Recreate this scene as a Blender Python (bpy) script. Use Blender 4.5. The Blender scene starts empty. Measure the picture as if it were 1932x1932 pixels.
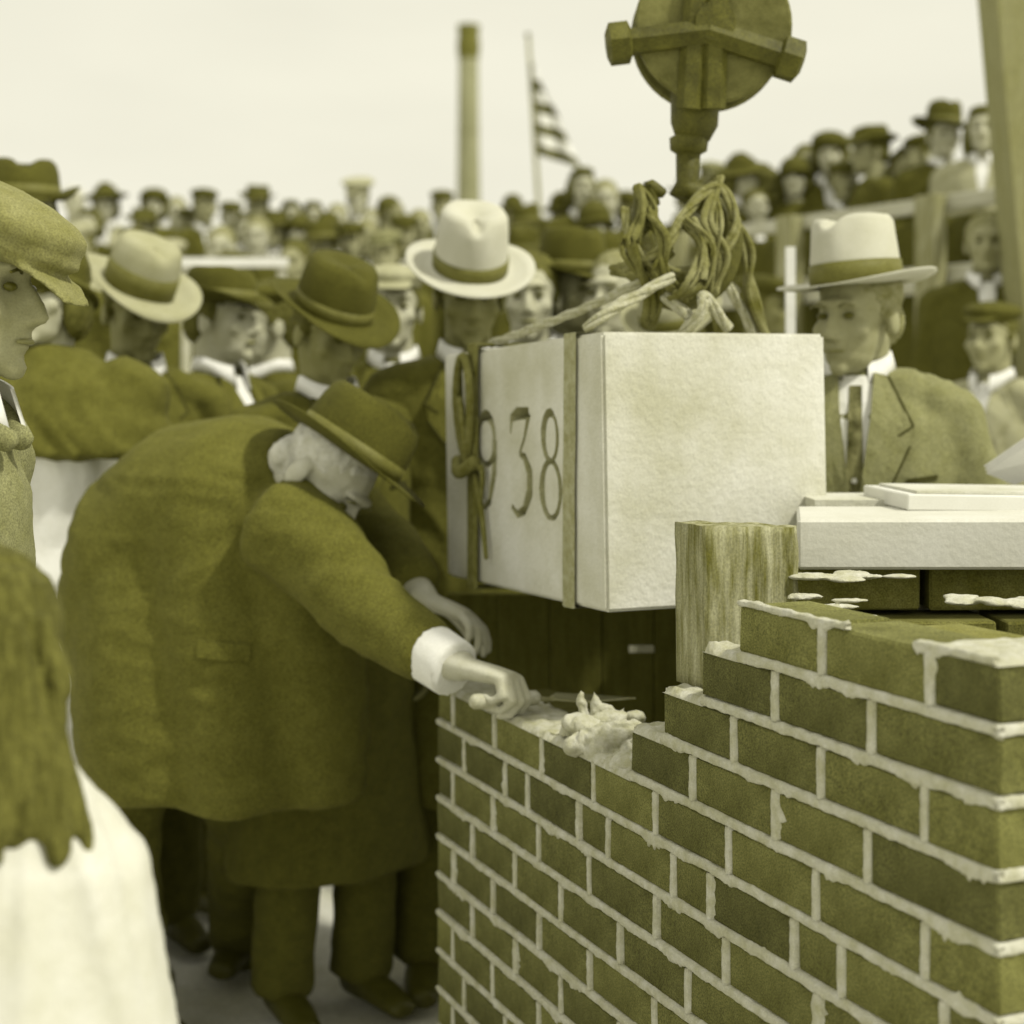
import bpy, bmesh, math, random
import numpy as np
from mathutils import Vector, Matrix, noise
from mathutils.bvhtree import BVHTree
random.seed(7)
R = math.radians
SC = bpy.context.scene
COL = SC.collection

# ------------------------------------------------------------------ camera
H = 1.35                      # eye height: a press camera held at the chest
F = 3000.0                    # focal length in pixels of a 1932-pixel-wide picture
cd = bpy.data.cameras.new('camera'); cam = bpy.data.objects.new('camera', cd); COL.objects.link(cam)
SC.camera = cam
cam.location = (0, 0, H); cam.rotation_euler = (R(90), 0, 0)
cd.sensor_width = 36; cd.lens = 36 * F / 1932
cd.shift_y = -(966 - 741) / 1932
cd.clip_start = 0.05; cd.clip_end = 3000
cd.dof.use_dof = True; cd.dof.focus_distance = 2.05; cd.dof.aperture_fstop = 3.3

# ------------------------------------------------------------------ sky and sun
SUN_EL, SUN_AZ = R(52), R(122)        # azimuth clockwise from +Y
w = bpy.data.worlds.new('World'); SC.world = w; w.use_nodes = True
nt = w.node_tree; nt.nodes.clear()
out = nt.nodes.new('ShaderNodeOutputWorld'); bg = nt.nodes.new('ShaderNodeBackground')
sky = nt.nodes.new('ShaderNodeTexSky'); sky.sky_type = 'NISHITA'; sky.sun_disc = False
sky.sun_elevation = SUN_EL; sky.sun_rotation = SUN_AZ
bw = nt.nodes.new('ShaderNodeRGBToBW')
mixv = nt.nodes.new('ShaderNodeMix'); mixv.data_type = 'FLOAT'; mixv.inputs[0].default_value = 0.93
mixv.inputs[3].default_value = 8.7
nt.links.new(sky.outputs[0], bw.inputs[0]); nt.links.new(bw.outputs[0], mixv.inputs[2])
tc = nt.nodes.new('ShaderNodeTexCoord'); mp = nt.nodes.new('ShaderNodeMapping'); mp.inputs['Scale'].default_value = (1, 1, 3.2)
nz = nt.nodes.new('ShaderNodeTexNoise'); nz.inputs['Scale'].default_value = 2.6; nz.inputs['Detail'].default_value = 5
mr = nt.nodes.new('ShaderNodeMapRange'); mr.inputs[1].default_value = .35; mr.inputs[2].default_value = .7
mr.inputs[3].default_value = .93; mr.inputs[4].default_value = 1.03
nt.links.new(tc.outputs['Generated'], mp.inputs[0]); nt.links.new(mp.outputs[0], nz.inputs[0]); nt.links.new(nz.outputs[0], mr.inputs[0])
mul = nt.nodes.new('ShaderNodeMath'); mul.operation = 'MULTIPLY'
nt.links.new(mixv.outputs[0], mul.inputs[0]); nt.links.new(mr.outputs[0], mul.inputs[1])
tint = nt.nodes.new('ShaderNodeVectorMath'); tint.operation = 'SCALE'; tint.inputs[0].default_value = (1.0, .972, .80)
nt.links.new(mul.outputs[0], tint.inputs['Scale']); nt.links.new(tint.outputs[0], bg.inputs[0])
bg.inputs[1].default_value = 0.109
nt.links.new(bg.outputs[0], out.inputs[0])
sd = bpy.data.lights.new('sun', 'SUN'); sd.energy = 2.9; sd.angle = R(4); sd.color = (1.0, .965, .80)
sun = bpy.data.objects.new('sun', sd); COL.objects.link(sun)
sdir = Vector((math.sin(SUN_AZ) * math.cos(SUN_EL), math.cos(SUN_AZ) * math.cos(SUN_EL), math.sin(SUN_EL)))
sun.rotation_euler = sdir.to_track_quat('Z', 'Y').to_euler(); sun.location = (3, -3, 8)
SC.view_settings.view_transform = 'Standard'; SC.view_settings.look = 'None'
SC.view_settings.exposure = 0.0; SC.view_settings.gamma = 1.0; SC.view_settings.use_curve_mapping = False
SC.cycles.max_bounces = 6

# ------------------------------------------------------------------ helpers
def P(x, y, D):
    """point at depth D seen at picture position x, y of the 1932-pixel photograph"""
    return Vector(((x - 966) / F * D, D, H - (y - 741) / F * D))

def tone(v, cool=0):
    b = np.interp(v, [0, .12, .3, .6, .85], [.115, .165, .52, .90, 1.0])
    g = np.interp(v, [0, .3, .8], [.965, .98, 1.0])
    if cool: b = b + (.8 - b) * cool; g = 1.0
    return (v, v * g, v * b, 1)

MATS = {}
def mat(name, v, var=.25, scale=60, rough=.85, bump=.0, grain=.28, gscale=420, stretch=None, v2=None, rnd=0, bscale=None, metal=0, cool=0):
    if name in MATS: return MATS[name]
    m = bpy.data.materials.new(name); m.use_nodes = True
    t = m.node_tree; b = t.nodes['Principled BSDF']; b.inputs['Roughness'].default_value = rough
    b.inputs['Specular IOR Level'].default_value = .25; b.inputs['Metallic'].default_value = metal
    co = t.nodes.new('ShaderNodeTexCoord'); src = co.outputs['Object']
    if stretch:
        mp = t.nodes.new('ShaderNodeMapping'); mp.inputs['Scale'].default_value = stretch
        t.links.new(src, mp.inputs[0]); s2 = mp.outputs[0]
    else: s2 = src
    n1 = t.nodes.new('ShaderNodeTexNoise'); n1.inputs['Scale'].default_value = scale; n1.inputs['Detail'].default_value = 6; n1.inputs['Roughness'].default_value = .62
    t.links.new(s2, n1.inputs[0])
    rp = t.nodes.new('ShaderNodeValToRGB'); rp.color_ramp.elements[0].position = .33; rp.color_ramp.elements[1].position = .67
    lo = v * (1 - var) if v2 is None else v2
    rp.color_ramp.elements[0].color = tone(lo, cool); rp.color_ramp.elements[1].color = tone(v * (1 + var) if v2 is None else v, cool)
    t.links.new(n1.outputs[0], rp.inputs[0]); c = rp.outputs[0]
    if grain:
        n2 = t.nodes.new('ShaderNodeTexNoise'); n2.inputs['Scale'].default_value = gscale; n2.inputs['Detail'].default_value = 2
        t.links.new(src, n2.inputs[0])
        m2 = t.nodes.new('ShaderNodeMapRange'); m2.inputs[1].default_value = .3; m2.inputs[2].default_value = .7
        m2.inputs[3].default_value = 1 - grain; m2.inputs[4].default_value = 1 + grain
        t.links.new(n2.outputs[0], m2.inputs[0])
        sc = t.nodes.new('ShaderNodeVectorMath'); sc.operation = 'SCALE'
        t.links.new(c, sc.inputs[0]); t.links.new(m2.outputs[0], sc.inputs['Scale']); c = sc.outputs[0]
    if rnd:
        oi = t.nodes.new('ShaderNodeObjectInfo'); m3 = t.nodes.new('ShaderNodeMapRange')
        m3.inputs[3].default_value = 1 - rnd; m3.inputs[4].default_value = 1 + rnd
        t.links.new(oi.outputs['Random'], m3.inputs[0])
        sc = t.nodes.new('ShaderNodeVectorMath'); sc.operation = 'SCALE'
        t.links.new(c, sc.inputs[0]); t.links.new(m3.outputs[0], sc.inputs['Scale']); c = sc.outputs[0]
    t.links.new(c, b.inputs['Base Color'])
    if bump:
        n3 = t.nodes.new('ShaderNodeTexNoise'); n3.inputs['Scale'].default_value = bscale or scale * 1.5; n3.inputs['Detail'].default_value = 6
        t.links.new(s2, n3.inputs[0])
        bp = t.nodes.new('ShaderNodeBump'); bp.inputs['Strength'].default_value = bump; bp.inputs['Distance'].default_value = .01
        t.links.new(n3.outputs[0], bp.inputs['Height']); t.links.new(bp.outputs[0], b.inputs['Normal'])
    MATS[name] = m; return m

def tag(o, label=None, cat=None, group=None, kind=None):
    if label: o['label'] = label
    if cat: o['category'] = cat
    if group: o['group'] = group
    if kind: o['kind'] = kind
    return o

def empty(name, loc, rz=0):
    o = bpy.data.objects.new(name, None); COL.objects.link(o); o.location = loc; o.rotation_euler = (0, 0, rz)
    o.empty_display_size = .1
    return o

def link(name, me, m, parent=None, smooth=False):
    o = bpy.data.objects.new(name, me); COL.objects.link(o)
    if m is not None:
        if not me.materials: me.materials.append(m)
        o.material_slots[0].link = 'OBJECT'; o.material_slots[0].material = m
    if parent is not None: o.parent = parent
    if smooth:
        for p in me.polygons: p.use_smooth = True
    return o

class G:
    """collects polygons"""
    def __init__(s): s.v = []; s.f = []
    def add(s, vs, fs):
        n = len(s.v); s.v += [tuple(v) for v in vs]; s.f += [tuple(i + n for i in f) for f in fs]; return s
    def box(s, c, size, M=None):
        hx, hy, hz = [a / 2 for a in size]; c = Vector(c)
        vs = [Vector((x, y, z)) for x in (-hx, hx) for y in (-hy, hy) for z in (-hz, hz)]
        if M is not None: vs = [M @ v for v in vs]
        return s.add([v + c for v in vs], [(0, 1, 3, 2), (4, 6, 7, 5), (0, 4, 5, 1), (2, 3, 7, 6), (0, 2, 6, 4), (1, 5, 7, 3)])
    def loft(s, ps, a, b=None, side=(1, 0, 0), n=14, dome=.6):
        ps = [Vector(p) for p in ps]; b = b or a
        rows = []; N = len(ps)
        for i, p in enumerate(ps):
            t = (ps[min(i + 1, N - 1)] - ps[max(i - 1, 0)]).normalized()
            sd_ = Vector(side); A = sd_ - t * sd_.dot(t)
            if A.length < 1e-3: A = t.orthogonal()
            A.normalize(); B = t.cross(A)
            rows.append((p, A, B, a[i], b[i], t))
        full = []
        p, A, B, ra, rb, t = rows[0]
        if dome: full.append((p - t * dome * min(ra, rb) * .8, A, B, ra * .6, rb * .6))
        full += [r[:5] for r in rows]
        p, A, B, ra, rb, t = rows[-1]
        if dome: full.append((p + t * dome * min(ra, rb) * .8, A, B, ra * .6, rb * .6))
        vs = []
        for p, A, B, ra, rb in full:
            for k in range(n):
                th = 2 * math.pi * k / n
                vs.append(p + A * (ra * math.cos(th)) + B * (rb * math.sin(th)))
        fs = [(i * n + k, i * n + (k + 1) % n, (i + 1) * n + (k + 1) % n, (i + 1) * n + k) for i in range(len(full) - 1) for k in range(n)]
        fs.append(tuple(reversed(range(n)))); fs.append(tuple((len(full) - 1) * n + k for k in range(n)))
        return s.add(vs, fs)
    def ell(s, c, r, M=None, n=14, m=9):
        c = Vector(c); vs = []; M = M or Matrix.Identity(3)
        if isinstance(r, (int, float)): r = (r, r, r)
        for i in range(1, m):
            ph = math.pi * i / m
            for k in range(n):
                th = 2 * math.pi * k / n
                vs.append(c + M @ Vector((r[0] * math.sin(ph) * math.cos(th), r[1] * math.sin(ph) * math.sin(th), r[2] * math.cos(ph))))
        vs.append(c + M @ Vector((0, 0, r[2]))); vs.append(c + M @ Vector((0, 0, -r[2])))
        T = len(vs) - 2; Bm = T + 1
        fs = [(i * n + k, (i + 1) * n + k, (i + 1) * n + (k + 1) % n, i * n + (k + 1) % n) for i in range(m - 2) for k in range(n)]
        fs += [(T, k, (k + 1) % n) for k in range(n)] + [(Bm, (m - 2) * n + (k + 1) % n, (m - 2) * n + k) for k in range(n)]
        return s.add(vs, fs)
    def mesh(s, name, smooth=False):
        me = bpy.data.meshes.new(name); me.from_pydata(s.v, [], s.f); me.update()
        if smooth: me.polygons.foreach_set('use_smooth', [True] * len(me.polygons))
        return me
    def build(s, name, m, parent=None, smooth=False, bevel=0):
        me = s.mesh(name, smooth)
        if bevel:
            bm = bmesh.new(); bm.from_mesh(me)
            bmesh.ops.bevel(bm, geom=bm.edges[:], offset=bevel, segments=1, affect='EDGES'); bm.to_mesh(me); bm.free()
        return link(name, me, m, parent)

def fuse(g, name, vox, smooth=3, amp=0, fs=9, seed=0, stretch=(1, 1, 1), dec=0, crease=None, post=None):
    """one continuous surface out of overlapping shapes"""
    me = g.mesh(name); o = bpy.data.objects.new('fusing', me); COL.objects.link(o)
    md = o.modifiers.new('r', 'REMESH'); md.mode = 'VOXEL'; md.voxel_size = vox
    if smooth:
        ms = o.modifiers.new('s', 'SMOOTH'); ms.iterations = smooth; ms.factor = .5
    dg = bpy.context.evaluated_depsgraph_get(); ev = o.evaluated_get(dg)
    r = bpy.data.meshes.new_from_object(ev, depsgraph=dg); r.name = name
    bpy.data.objects.remove(o); bpy.data.meshes.remove(me)
    n = len(r.vertices)
    if amp or post:
        co = np.empty(n * 3); r.vertices.foreach_get('co', co); co = co.reshape(-1, 3)
        no = np.empty(n * 3); r.vertex_normals.foreach_get('vector', no); no = no.reshape(-1, 3)
        if amp:
            d = np.array([folds(c, fs, seed, stretch) for c in co]) * amp
            co = co + no * d[:, None]
        if post: co = post(co)
        r.vertices.foreach_set('co', co.reshape(-1)); r.update()
    r.polygons.foreach_set('use_smooth', [True] * len(r.polygons)); r.materials.clear()
    return r

def folds(c, fs, seed, st):
    q = Vector((c[0] * st[0] * fs + seed, c[1] * st[1] * fs, c[2] * st[2] * fs))
    w_ = noise.noise(q * .5) * 2.2
    v = noise.noise(q + Vector((w_, w_, w_)))
    return (1 - abs(v) * 3.2) * .7 + noise.noise(q * 2.3) * .35

# ------------------------------------------------------------------ materials
M_STONE = mat('limestone', .72, .3, 4.2, .8, .25, .08, 300, bscale=90, v2=.49)
M_STONE2 = mat('dressed_limestone', .62, .06, 9, .8, .12, .05, 300, bscale=90)
M_MORTAR = mat('mortar', .50, .16, 38, .95, .6, .10, 500)
M_WETM = mat('fresh_mortar', .47, .22, 45, .8, .6, .08, 500)
M_BRICK = mat('brick', .125, .30, 14, .95, .5, .5, 480, rnd=.30, cool=.16)
M_BRICKD = mat('brick_inner', .16, .2, 22, .95, .35, .4, 480, rnd=.2)
M_EARTH = mat('earth', .58, .2, 3, .95, .3, .12, 90)
M_WOOD = mat('weathered_board', .30, .3, 9, .85, .2, .12, 260, stretch=(6, 6, 1))
M_WOODL = mat('pale_board', .50, .14, 8, .85, .2, .10, 200, stretch=(1, 8, 8))
M_WOODD = mat('shade_and_post_board', .12, .2, 9, .9, .2, .2, 300, stretch=(6, 6, 1))  # dark timber; on the boards below the stone it carries deep shadow
M_STREAK = mat('smeared_concrete', .40, .3, 26, .95, .5, .2, 300, stretch=(2.6, 2.6, .30), v2=.13)
M_IRON = mat('old_iron', .09, .35, 18, .6, .5, .4, 420)
M_IRON2 = mat('rubbed_iron', .135, .45, 14, .6, .5, .25, 420)
M_ROPE = mat('rope', .42, .2, 90, .95, .5, .14, 500)
M_ROPED = mat('soiled_rope', .22, .3, 60, .95, .5, .2, 500)
M_STRAP = mat('canvas_strap', .17, .25, 60, .95, .3, .2, 500)
M_SKIN = mat('skin', .33, .08, 25, .6, .05, .10, 420)
M_SKINP = mat('skin_pale', .46, .08, 25, .6, .05, .10, 420)
M_SKIND = mat('skin_dark', .24, .1, 25, .6, .05, .14, 420)  # darkest of the skin tones
M_HAIRD = mat('hair_dark', .11, .35, 60, .8, .5, .3, 300)
M_HAIRG = mat('hair_grey', .26, .3, 60, .8, .5, .2, 300)
M_HAIRW = mat('hair_white', .62, .12, 70, .8, .5, .1, 300)
M_EYE = mat('eye', .10, .1, 20, .3, 0, 0)
M_LIP = mat('lips', .24, .1, 30, .5, 0, .1)
M_WOOL = mat('dark_wool', .118, .12, 30, .95, .25, .5, 430)
M_WOOLB = mat('black_wool', .092, .14, 30, .95, .25, .5, 430)
M_WOOLG = mat('grey_wool', .23, .1, 30, .95, .25, .4, 430, cool=.2)
M_WOOLP = mat('pale_wool', .38, .1, 30, .95, .25, .12, 430)
M_WHITE = mat('white_cotton', .80, .05, 20, .9, .2, .05, 300)
M_FELTW = mat('white_felt', .54, .04, 12, .95, .1, .06, 420)
M_FELTG = mat('grey_felt', .38, .08, 12, .95, .1, .14, 420)
M_FELTD = mat('dark_felt', .085, .12, 12, .95, .1, .45, 420)
M_BAND = mat('ribbon', .15, .1, 40, .6, .1, .3, 430)
M_FUR = mat('fur', .17, .35, 40, .95, .9, .3, 300)
M_SHADE_TRIM = mat('shade_line_trim', .05, .1, 30, .8, 0, .1)  # near-black trim; along the lapels it stands in for their shadow line
M_SHOE = mat('shoe_leather', .07, .2, 30, .45, .1, .2, 430)
M_STEEL = mat('steel', .35, .2, 20, .4, .1, .1, metal=.4)
M_PAPER = mat('paper', .70, .04, 10, .9, 0, .04)
M_CHIM = mat('chimney_brick', .26, .10, .35, .95, 0, .12, 4, cool=.4)
M_CHIM_TOP = mat('haze_contrast_brick', .15, .2, .5, .95, 0, .2, 4)  # dark crown against a paler shaft: haze put into the brick colours

# ------------------------------------------------------------------ ground
def sstep(a, b, x):
    t = min(1, max(0, (x - a) / (b - a))); return t * t * (3 - 2 * t)
def ground_z(x, y):
    r = 1.1 * sstep(8.4, 11.6, y)
    return r * (1 - sstep(.8, 1.3, x) * (1 - sstep(13, 17, y)))
def terrain():
    xs = sorted(set([-1500, -500, -200, -80, -40, -20] + [round(-12 + .35 * i, 3) for i in range(70)] + [20, 40, 80, 200, 500, 1500]))
    ys = sorted(set([-1200, -300, -60, -20] + [round(-6 + .3 * i, 3) for i in range(90)] + [26, 40, 80, 200, 600, 1800]))
    vs = [(x, y, ground_z(x, y) + (noise.noise(Vector((x * 1.3, y * 1.3, 0))) * .02 if abs(x) < 12 and -6 < y < 20 else 0)) for y in ys for x in xs]
    n = len(xs)
    fs = [(j * n + i, j * n + i + 1, (j + 1) * n + i + 1, (j + 1) * n + i) for j in range(len(ys) - 1) for i in range(n - 1)]
    o = G().add(vs, fs).build('ground', M_EARTH, smooth=True); tag(o, kind='structure')
terrain()

# ------------------------------------------------------------------ brick wall
CX, CY = .456, 1.489
U = Vector((-.394, .919, 0)).normalized(); V = Vector((U.y, -U.x, 0))      # along the wall, inward
CH = .0686; ZL0 = H - .317                       # course height, height of bed joint 0
WYAW = math.atan2(U.y, U.x)
wall = empty('brick_wall', (CX, CY, 0), WYAW)
tag(wall, 'unfinished brick wall with stepped top and pale squeezed-out mortar joints', 'wall')
def tx(x5):
    r = (778 + .5972 * x5 - 966) / F
    return (CX - r * CY) / (.394 + .919 * r)
JT = .0063                                        # half joint
courses = {
 0: (1032, [1293, 1633]), 1: (916, [1145, 1450]), 2: (790, [1015, 1290, 1620]), 3: (690, [885, 1145, 1440]),
 4: (80, [130, 260, 410, 575, 770, 1000, 1275, 1620]),
 5: (80, [165, 295, 365, 525, 620, 825, 940, 1205, 1355, 1680]),
 6: (80, [130, 255, 400, 560, 770, 990, 1280, 1620]), 7: (80, [190, 325, 470, 655, 870, 1140, 1450]),
 8: (80, [130, 255, 400, 560, 765, 1000, 1275, 1620]), 9: (80, [190, 325, 470, 655, 870, 1140, 1450]),
 10: (80, [130, 255, 400, 560, 765, 1000, 1275, 1620]), 11: (80, [165, 295, 365, 525, 620, 825, 940, 1205, 1355, 1680]),
}
for k in range(12, 16): courses[k] = (80, courses[10][1] if k % 2 == 0 else courses[9][1])
TEND = tx(80)
def zbot(k): return ZL0 - CH * k                  # centre of the bed joint under course k
BM = {}
def brick_mesh(L, Dp, Hh, seed):
    g = bmesh.new(); bmesh.ops.create_cube(g, size=1)
    for v in g.verts: v.co = Vector((v.co.x * L, v.co.y * Dp, v.co.z * Hh))
    bmesh.ops.bevel(g, geom=g.edges[:], offset=.0028, segments=1, affect='EDGES')
    rr = random.Random(seed)
    for v in g.verts: v.co += Vector((rr.uniform(-1, 1), rr.uniform(-1, 1), rr.uniform(-1, 1))) * .0011
    me = bpy.data.meshes.new('brick'); g.to_mesh(me); g.free(); return me
def brick(x0, x1, y0, y1, z0, z1, m=M_BRICK, par=None):
    L, Dp, Hh = x1 - x0, y1 - y0, z1 - z0
    key = (round(L, 3), round(Dp, 3), random.randint(0, 2))
    if key not in BM: BM[key] = brick_mesh(key[0], key[1], Hh, len(BM))
    o = link('brick', BM[key], m, par or wall)
    o.location = ((x0 + x1) / 2 + random.uniform(-.0008, .0008), (y0 + y1) / 2 + random.uniform(-.0018, .0018), (z0 + z1) / 2 + random.uniform(-.0008, .0008))
    o.rotation_euler = (random.uniform(-.006, .006), 0, random.uniform(-.006, .006))
    return o
def ragged(name, pts, up, outv, half, seed, m=M_MORTAR, smear=.5, par=None, top=False):
    """a squeezed mortar joint running along pts, its width direction up, bulging along outv"""
    n = len(pts); vs = []; K = 9
    for i, p in enumerate(pts):
        s = i * .004 + seed * 13.1
        e = [0, 0]
        for j, q in enumerate((0, 1)):
            a = noise.noise(Vector((s * 55, q * 7.7, seed))) * .0016
            big = noise.noise(Vector((s * 16, q * 3.1 + 9, seed * 1.7)))
            fine = abs(noise.noise(Vector((s * 210, q * 5.5, seed)))) 
            e[j] = half + a + .0006 + max(0, big - (.22 if q == 0 else .10)) * smear * (.035 if q else .022) * (.35 + 1.5 * fine)
        for k in range(K):
            t = -1 + 2 * k / (K - 1)
            h = e[1] if t < 0 else e[0]
            if i in (0, n - 1): h *= .6
            o_ = .0034 * (1 - t * t) ** .5 - .0040 * max(0, abs(t) - .86) / .14 + noise.noise(Vector((s * 120, t * 3, seed))) * .0013
            if abs(t) < .99: o_ = max(o_, .0012)
            vs.append(p + up * (t * h) + outv * o_)
    fs = [(i * K + k, i * K + k + 1, (i + 1) * K + k + 1, (i + 1) * K + k) for i in range(n - 1) for k in range(K - 1)]
    fs += [tuple(range(K)), tuple(range((n - 1) * K, n * K))[::-1]]
    o = G().add(vs, fs).build(name, m, par or wall, smooth=True)
    return o
def line(a, b, step=.004):
    a = Vector(a); b = Vector(b); n = max(3, int((b - a).length / step))
    return [a.lerp(b, i / (n - 1)) for i in range(n)]
Zu = Vector((0, 0, 1)); OUT = Vector((0, 1, 0)); EOUT = Vector((-1, 0, 0))
END_LEN = .75; WD = .10
core = G()
for k, (xs, pl) in courses.items():
    z0 = zbot(k) + JT; z1 = zbot(k - 1) - JT
    te = tx(xs)
    ts = [te] + [tx(x) for x in pl] + [0]
    header_corner = ts[-2] < .15
    for i in range(len(ts) - 1):
        a, b = ts[i + 1], ts[i]
        a2 = a + (JT if i < len(ts) - 2 else 0); b2 = b - (JT if i > 0 else 0)
        if i == len(ts) - 2: brick(a2, b2, -(.19 if header_corner else WD), 0, z0, z1)
        else: brick(a2, b2, -WD, 0, z0, z1)
        if i > 0:
            smear = 1.0 if random.random() < .5 else .4
            ragged('mortar_joint', line((b, 0, z1 + .001), (b, 0, z0 - .001)), Vector((1, 0, 0)), OUT, JT, k * 10 + i, smear=smear)
    # near end face, running back from the corner
    y = -(.19 if header_corner else WD)
    while y > -END_LEN:
        ragged('mortar_joint', line((0, y - JT, z1), (0, y - JT, z0)), Vector((0, 1, 0)), EOUT, JT, k * 7 + int(-y * 50))
        brick(0, WD, y - 2 * JT - .185, y - 2 * JT, z0, z1); y -= .197
    core.box(((te + .008) / 2, -.045, (z0 + z1) / 2 - (.006 if k == 0 else 0)), (te - .012, .082, z1 - z0 + (-.004 if k == 0 else .008)))
    # bed joint under the course
    zb = zbot(k)
    tb = tx(courses[k + 1][0]) if k + 1 in courses else TEND
    lo = te if k < 4 else TEND
    ragged('mortar_bed', line((lo + .001, 0, zb), (-.0035, 0, zb)), Zu, OUT, JT, k + 100, smear=.6)
    ragged('mortar_bed', line((0, .0035, zb), (0, -END_LEN, zb)), Zu, EOUT, JT, k + 150, smear=.6)
    core.box(((lo) / 2, -.048, zb), (lo - .002, .09, 2 * JT * .86))
    # mortar spread on the exposed treads
    if tb > te + .02 and k < 4:
        g = G(); nx, ny = int((tb - te) / .006), 16; vs = []
        for i in range(nx + 1):
            for j in range(ny + 1):
                x = te - .004 + (tb - te) * i / nx; yy = .003 - (WD + .006) * j / ny
                hz = .0045 + .005 * noise.noise(Vector((x * 60, yy * 60, k))) + .006 * max(0, noise.noise(Vector((x * 25, yy * 25, k + 5))))
                edge = min(i, nx - i, j, ny - j)
                vs.append((x, yy, zb - JT + (hz + .004 if edge > 0 else -.001)))
        g.add(vs, [(i * (ny + 1) + j, (i + 1) * (ny + 1) + j, (i + 1) * (ny + 1) + j + 1, i * (ny + 1) + j + 1) for i in range(nx) for j in range(ny)])
        g.build('mortar_spread', M_WETM, wall, smooth=True)
core.build('mortar_core', M_MORTAR, wall)
# top mortar of course 0 (with the ragged lip of the near header)
ragged('mortar_bed', line((tx(1032), 0, zbot(-1) - .004), (.24, 0, zbot(-1) - .004)), Zu, OUT, JT * .55, 300, smear=.9)
ragged('mortar_bed', line((.125, 0, zbot(-1) - .004), (.004, 0, zbot(-1) - .004)), Zu, OUT, JT * .6, 301, smear=.5)
g = G(); vs = []
for i in range(21):
    for j in range(31):
        x = -.002 + .115 * i / 20; y = .002 - .3 * j / 30; e = min(i, 20 - i, j, 30 - j)
        vs.append((x, y, zbot(-1) - JT + (.004 + .003 * noise.noise(Vector((x * 50, y * 50, 3))) if e else -.002)))
g.add(vs, [(i * 31 + j, (i + 1) * 31 + j, (i + 1) * 31 + j + 1, i * 31 + j + 1) for i in range(20) for j in range(30)])
g.build('mortar_spread', M_WETM, wall, smooth=True)
# inner backing bricks behind the facing
for k in range(0, 8):
    z0 = zbot(k) + JT; z1 = zbot(k - 1) - JT
    x = .13 + (.1 if k % 2 else 0)
    lim = min(tx(courses[k][0]) - .02, 1.5) if k < 4 else TEND
    while x + .18 < lim:
        brick(x, x + .18, -.205, -.112, z0 - .012, z1 - .012, M_BRICKD); x += .193

# mortar squeezed between the backing bricks and heaped on the bed
def heap(name, c, r, seed, label=None, m=M_WETM, spikes=0, par=None, vox=.0035, flat=.8, n=16, amp=.0045):
    g = G(); rr = random.Random(seed); c = Vector(c)
    for i in range(n):
        p = c + Vector((rr.gauss(0, .38) * r[0], rr.gauss(0, .38) * r[1], rr.random() ** 2.5 * r[2] * .8))
        q = rr.uniform(.25, .5) * min(r[0], r[1])
        g.ell(p, (q * rr.uniform(1.0, 2.0), q * rr.uniform(.8, 1.3), q * flat), Matrix.Rotation(rr.uniform(-.5, .5), 3, 'Y') if flat > .4 else None)
    for i in range(spikes):
        a = c + Vector((rr.uniform(-.4, .4) * r[0], rr.uniform(-.3, .3) * r[1], r[2] * .3))
        b = a + Vector((rr.uniform(-.02, .025), 0, rr.uniform(.5, 1.4) * r[2])); g.loft([a, a.lerp(b, .5), b], [.016, .008, .002], n=8)
    me = fuse(g, name, vox, 5, amp=amp, fs=38, seed=seed)
    return link(name, me, m, par)

# ------------------------------------------------------------------ cornerstone
ST0 = Vector((.145, 2.43, 0)); SU = Vector((-.374, .928, 0)).normalized(); SV = Vector((SU.y, -SU.x, 0))
SL, SW, SH = .725, .40, .43
ztop = H + (741 - 625) / F * 2.43
stone = empty('cornerstone', (ST0.x, ST0.y, ztop - SH), math.atan2(SU.y, SU.x))   # local x along, y outward
stone.rotation_euler = (R(-.3), R(1.6), math.atan2(SU.y, SU.x))
tag(stone, 'pale limestone cornerstone carved with figures, slung above the brick wall', 'cornerstone')
bm = bmesh.new(); bmesh.ops.create_cube(bm, size=1)
for v in bm.verts: v.co = Vector(((v.co.x + .5) * SL, (v.co.y - .5) * SW, (v.co.z + .5) * SH))
bmesh.ops.bevel(bm, geom=bm.edges[:], offset=.005, segments=2, affect='EDGES')
me = bpy.data.meshes.new('stone_block'); bm.to_mesh(me); bm.free()
blk = link('stone_block', me, M_STONE, stone)
# v-cut numerals
def face_t(px):                                   # picture x -> distance along the dressed face
    r = (px - 966) / F
    return (ST0.x - r * ST0.y) / (-SU.x + r * SU.y)
def vcut(paths, wid):
    """paths: list of [(u, z, w)] on the outer face; returns cutter mesh parts"""
    g = G()
    for path in paths:
        pts = []
        for i in range(len(path) - 1):
            for s in range(5):
                t = s / 5; pts.append(tuple(path[i][j] * (1 - t) + path[i + 1][j] * t for j in range(3)))
        pts.append(path[-1]); vs = []
        for i, (u, z, w_) in enumerate(pts):
            a = pts[max(0, i - 1)]; b = pts[min(len(pts) - 1, i + 1)]
            d = Vector((b[0] - a[0], 0, b[1] - a[1])).normalized(); nrm = Vector((-d.z, 0, d.x))
            c = Vector((u, 0, z)); hw = w_ * wid / 2
            dp = max(.012, hw * 3.2)
            vs += [c + nrm * hw * 1.25 + Vector((0, .004, 0)), c - nrm * hw * 1.25 + Vector((0, .004, 0)), c - Vector((0, dp, 0))]
        n = len(pts); fs = [(0, 2, 1), (3 * n - 3, 3 * n - 2, 3 * n - 1)]
        for i in range(n - 1):
            for a, b in ((0, 1), (1, 2), (2, 0)): fs.append((3 * i + a, 3 * i + b, 3 * i + 3 + b, 3 * i + 3 + a))
        g.add(vs, fs)
    return g
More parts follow.
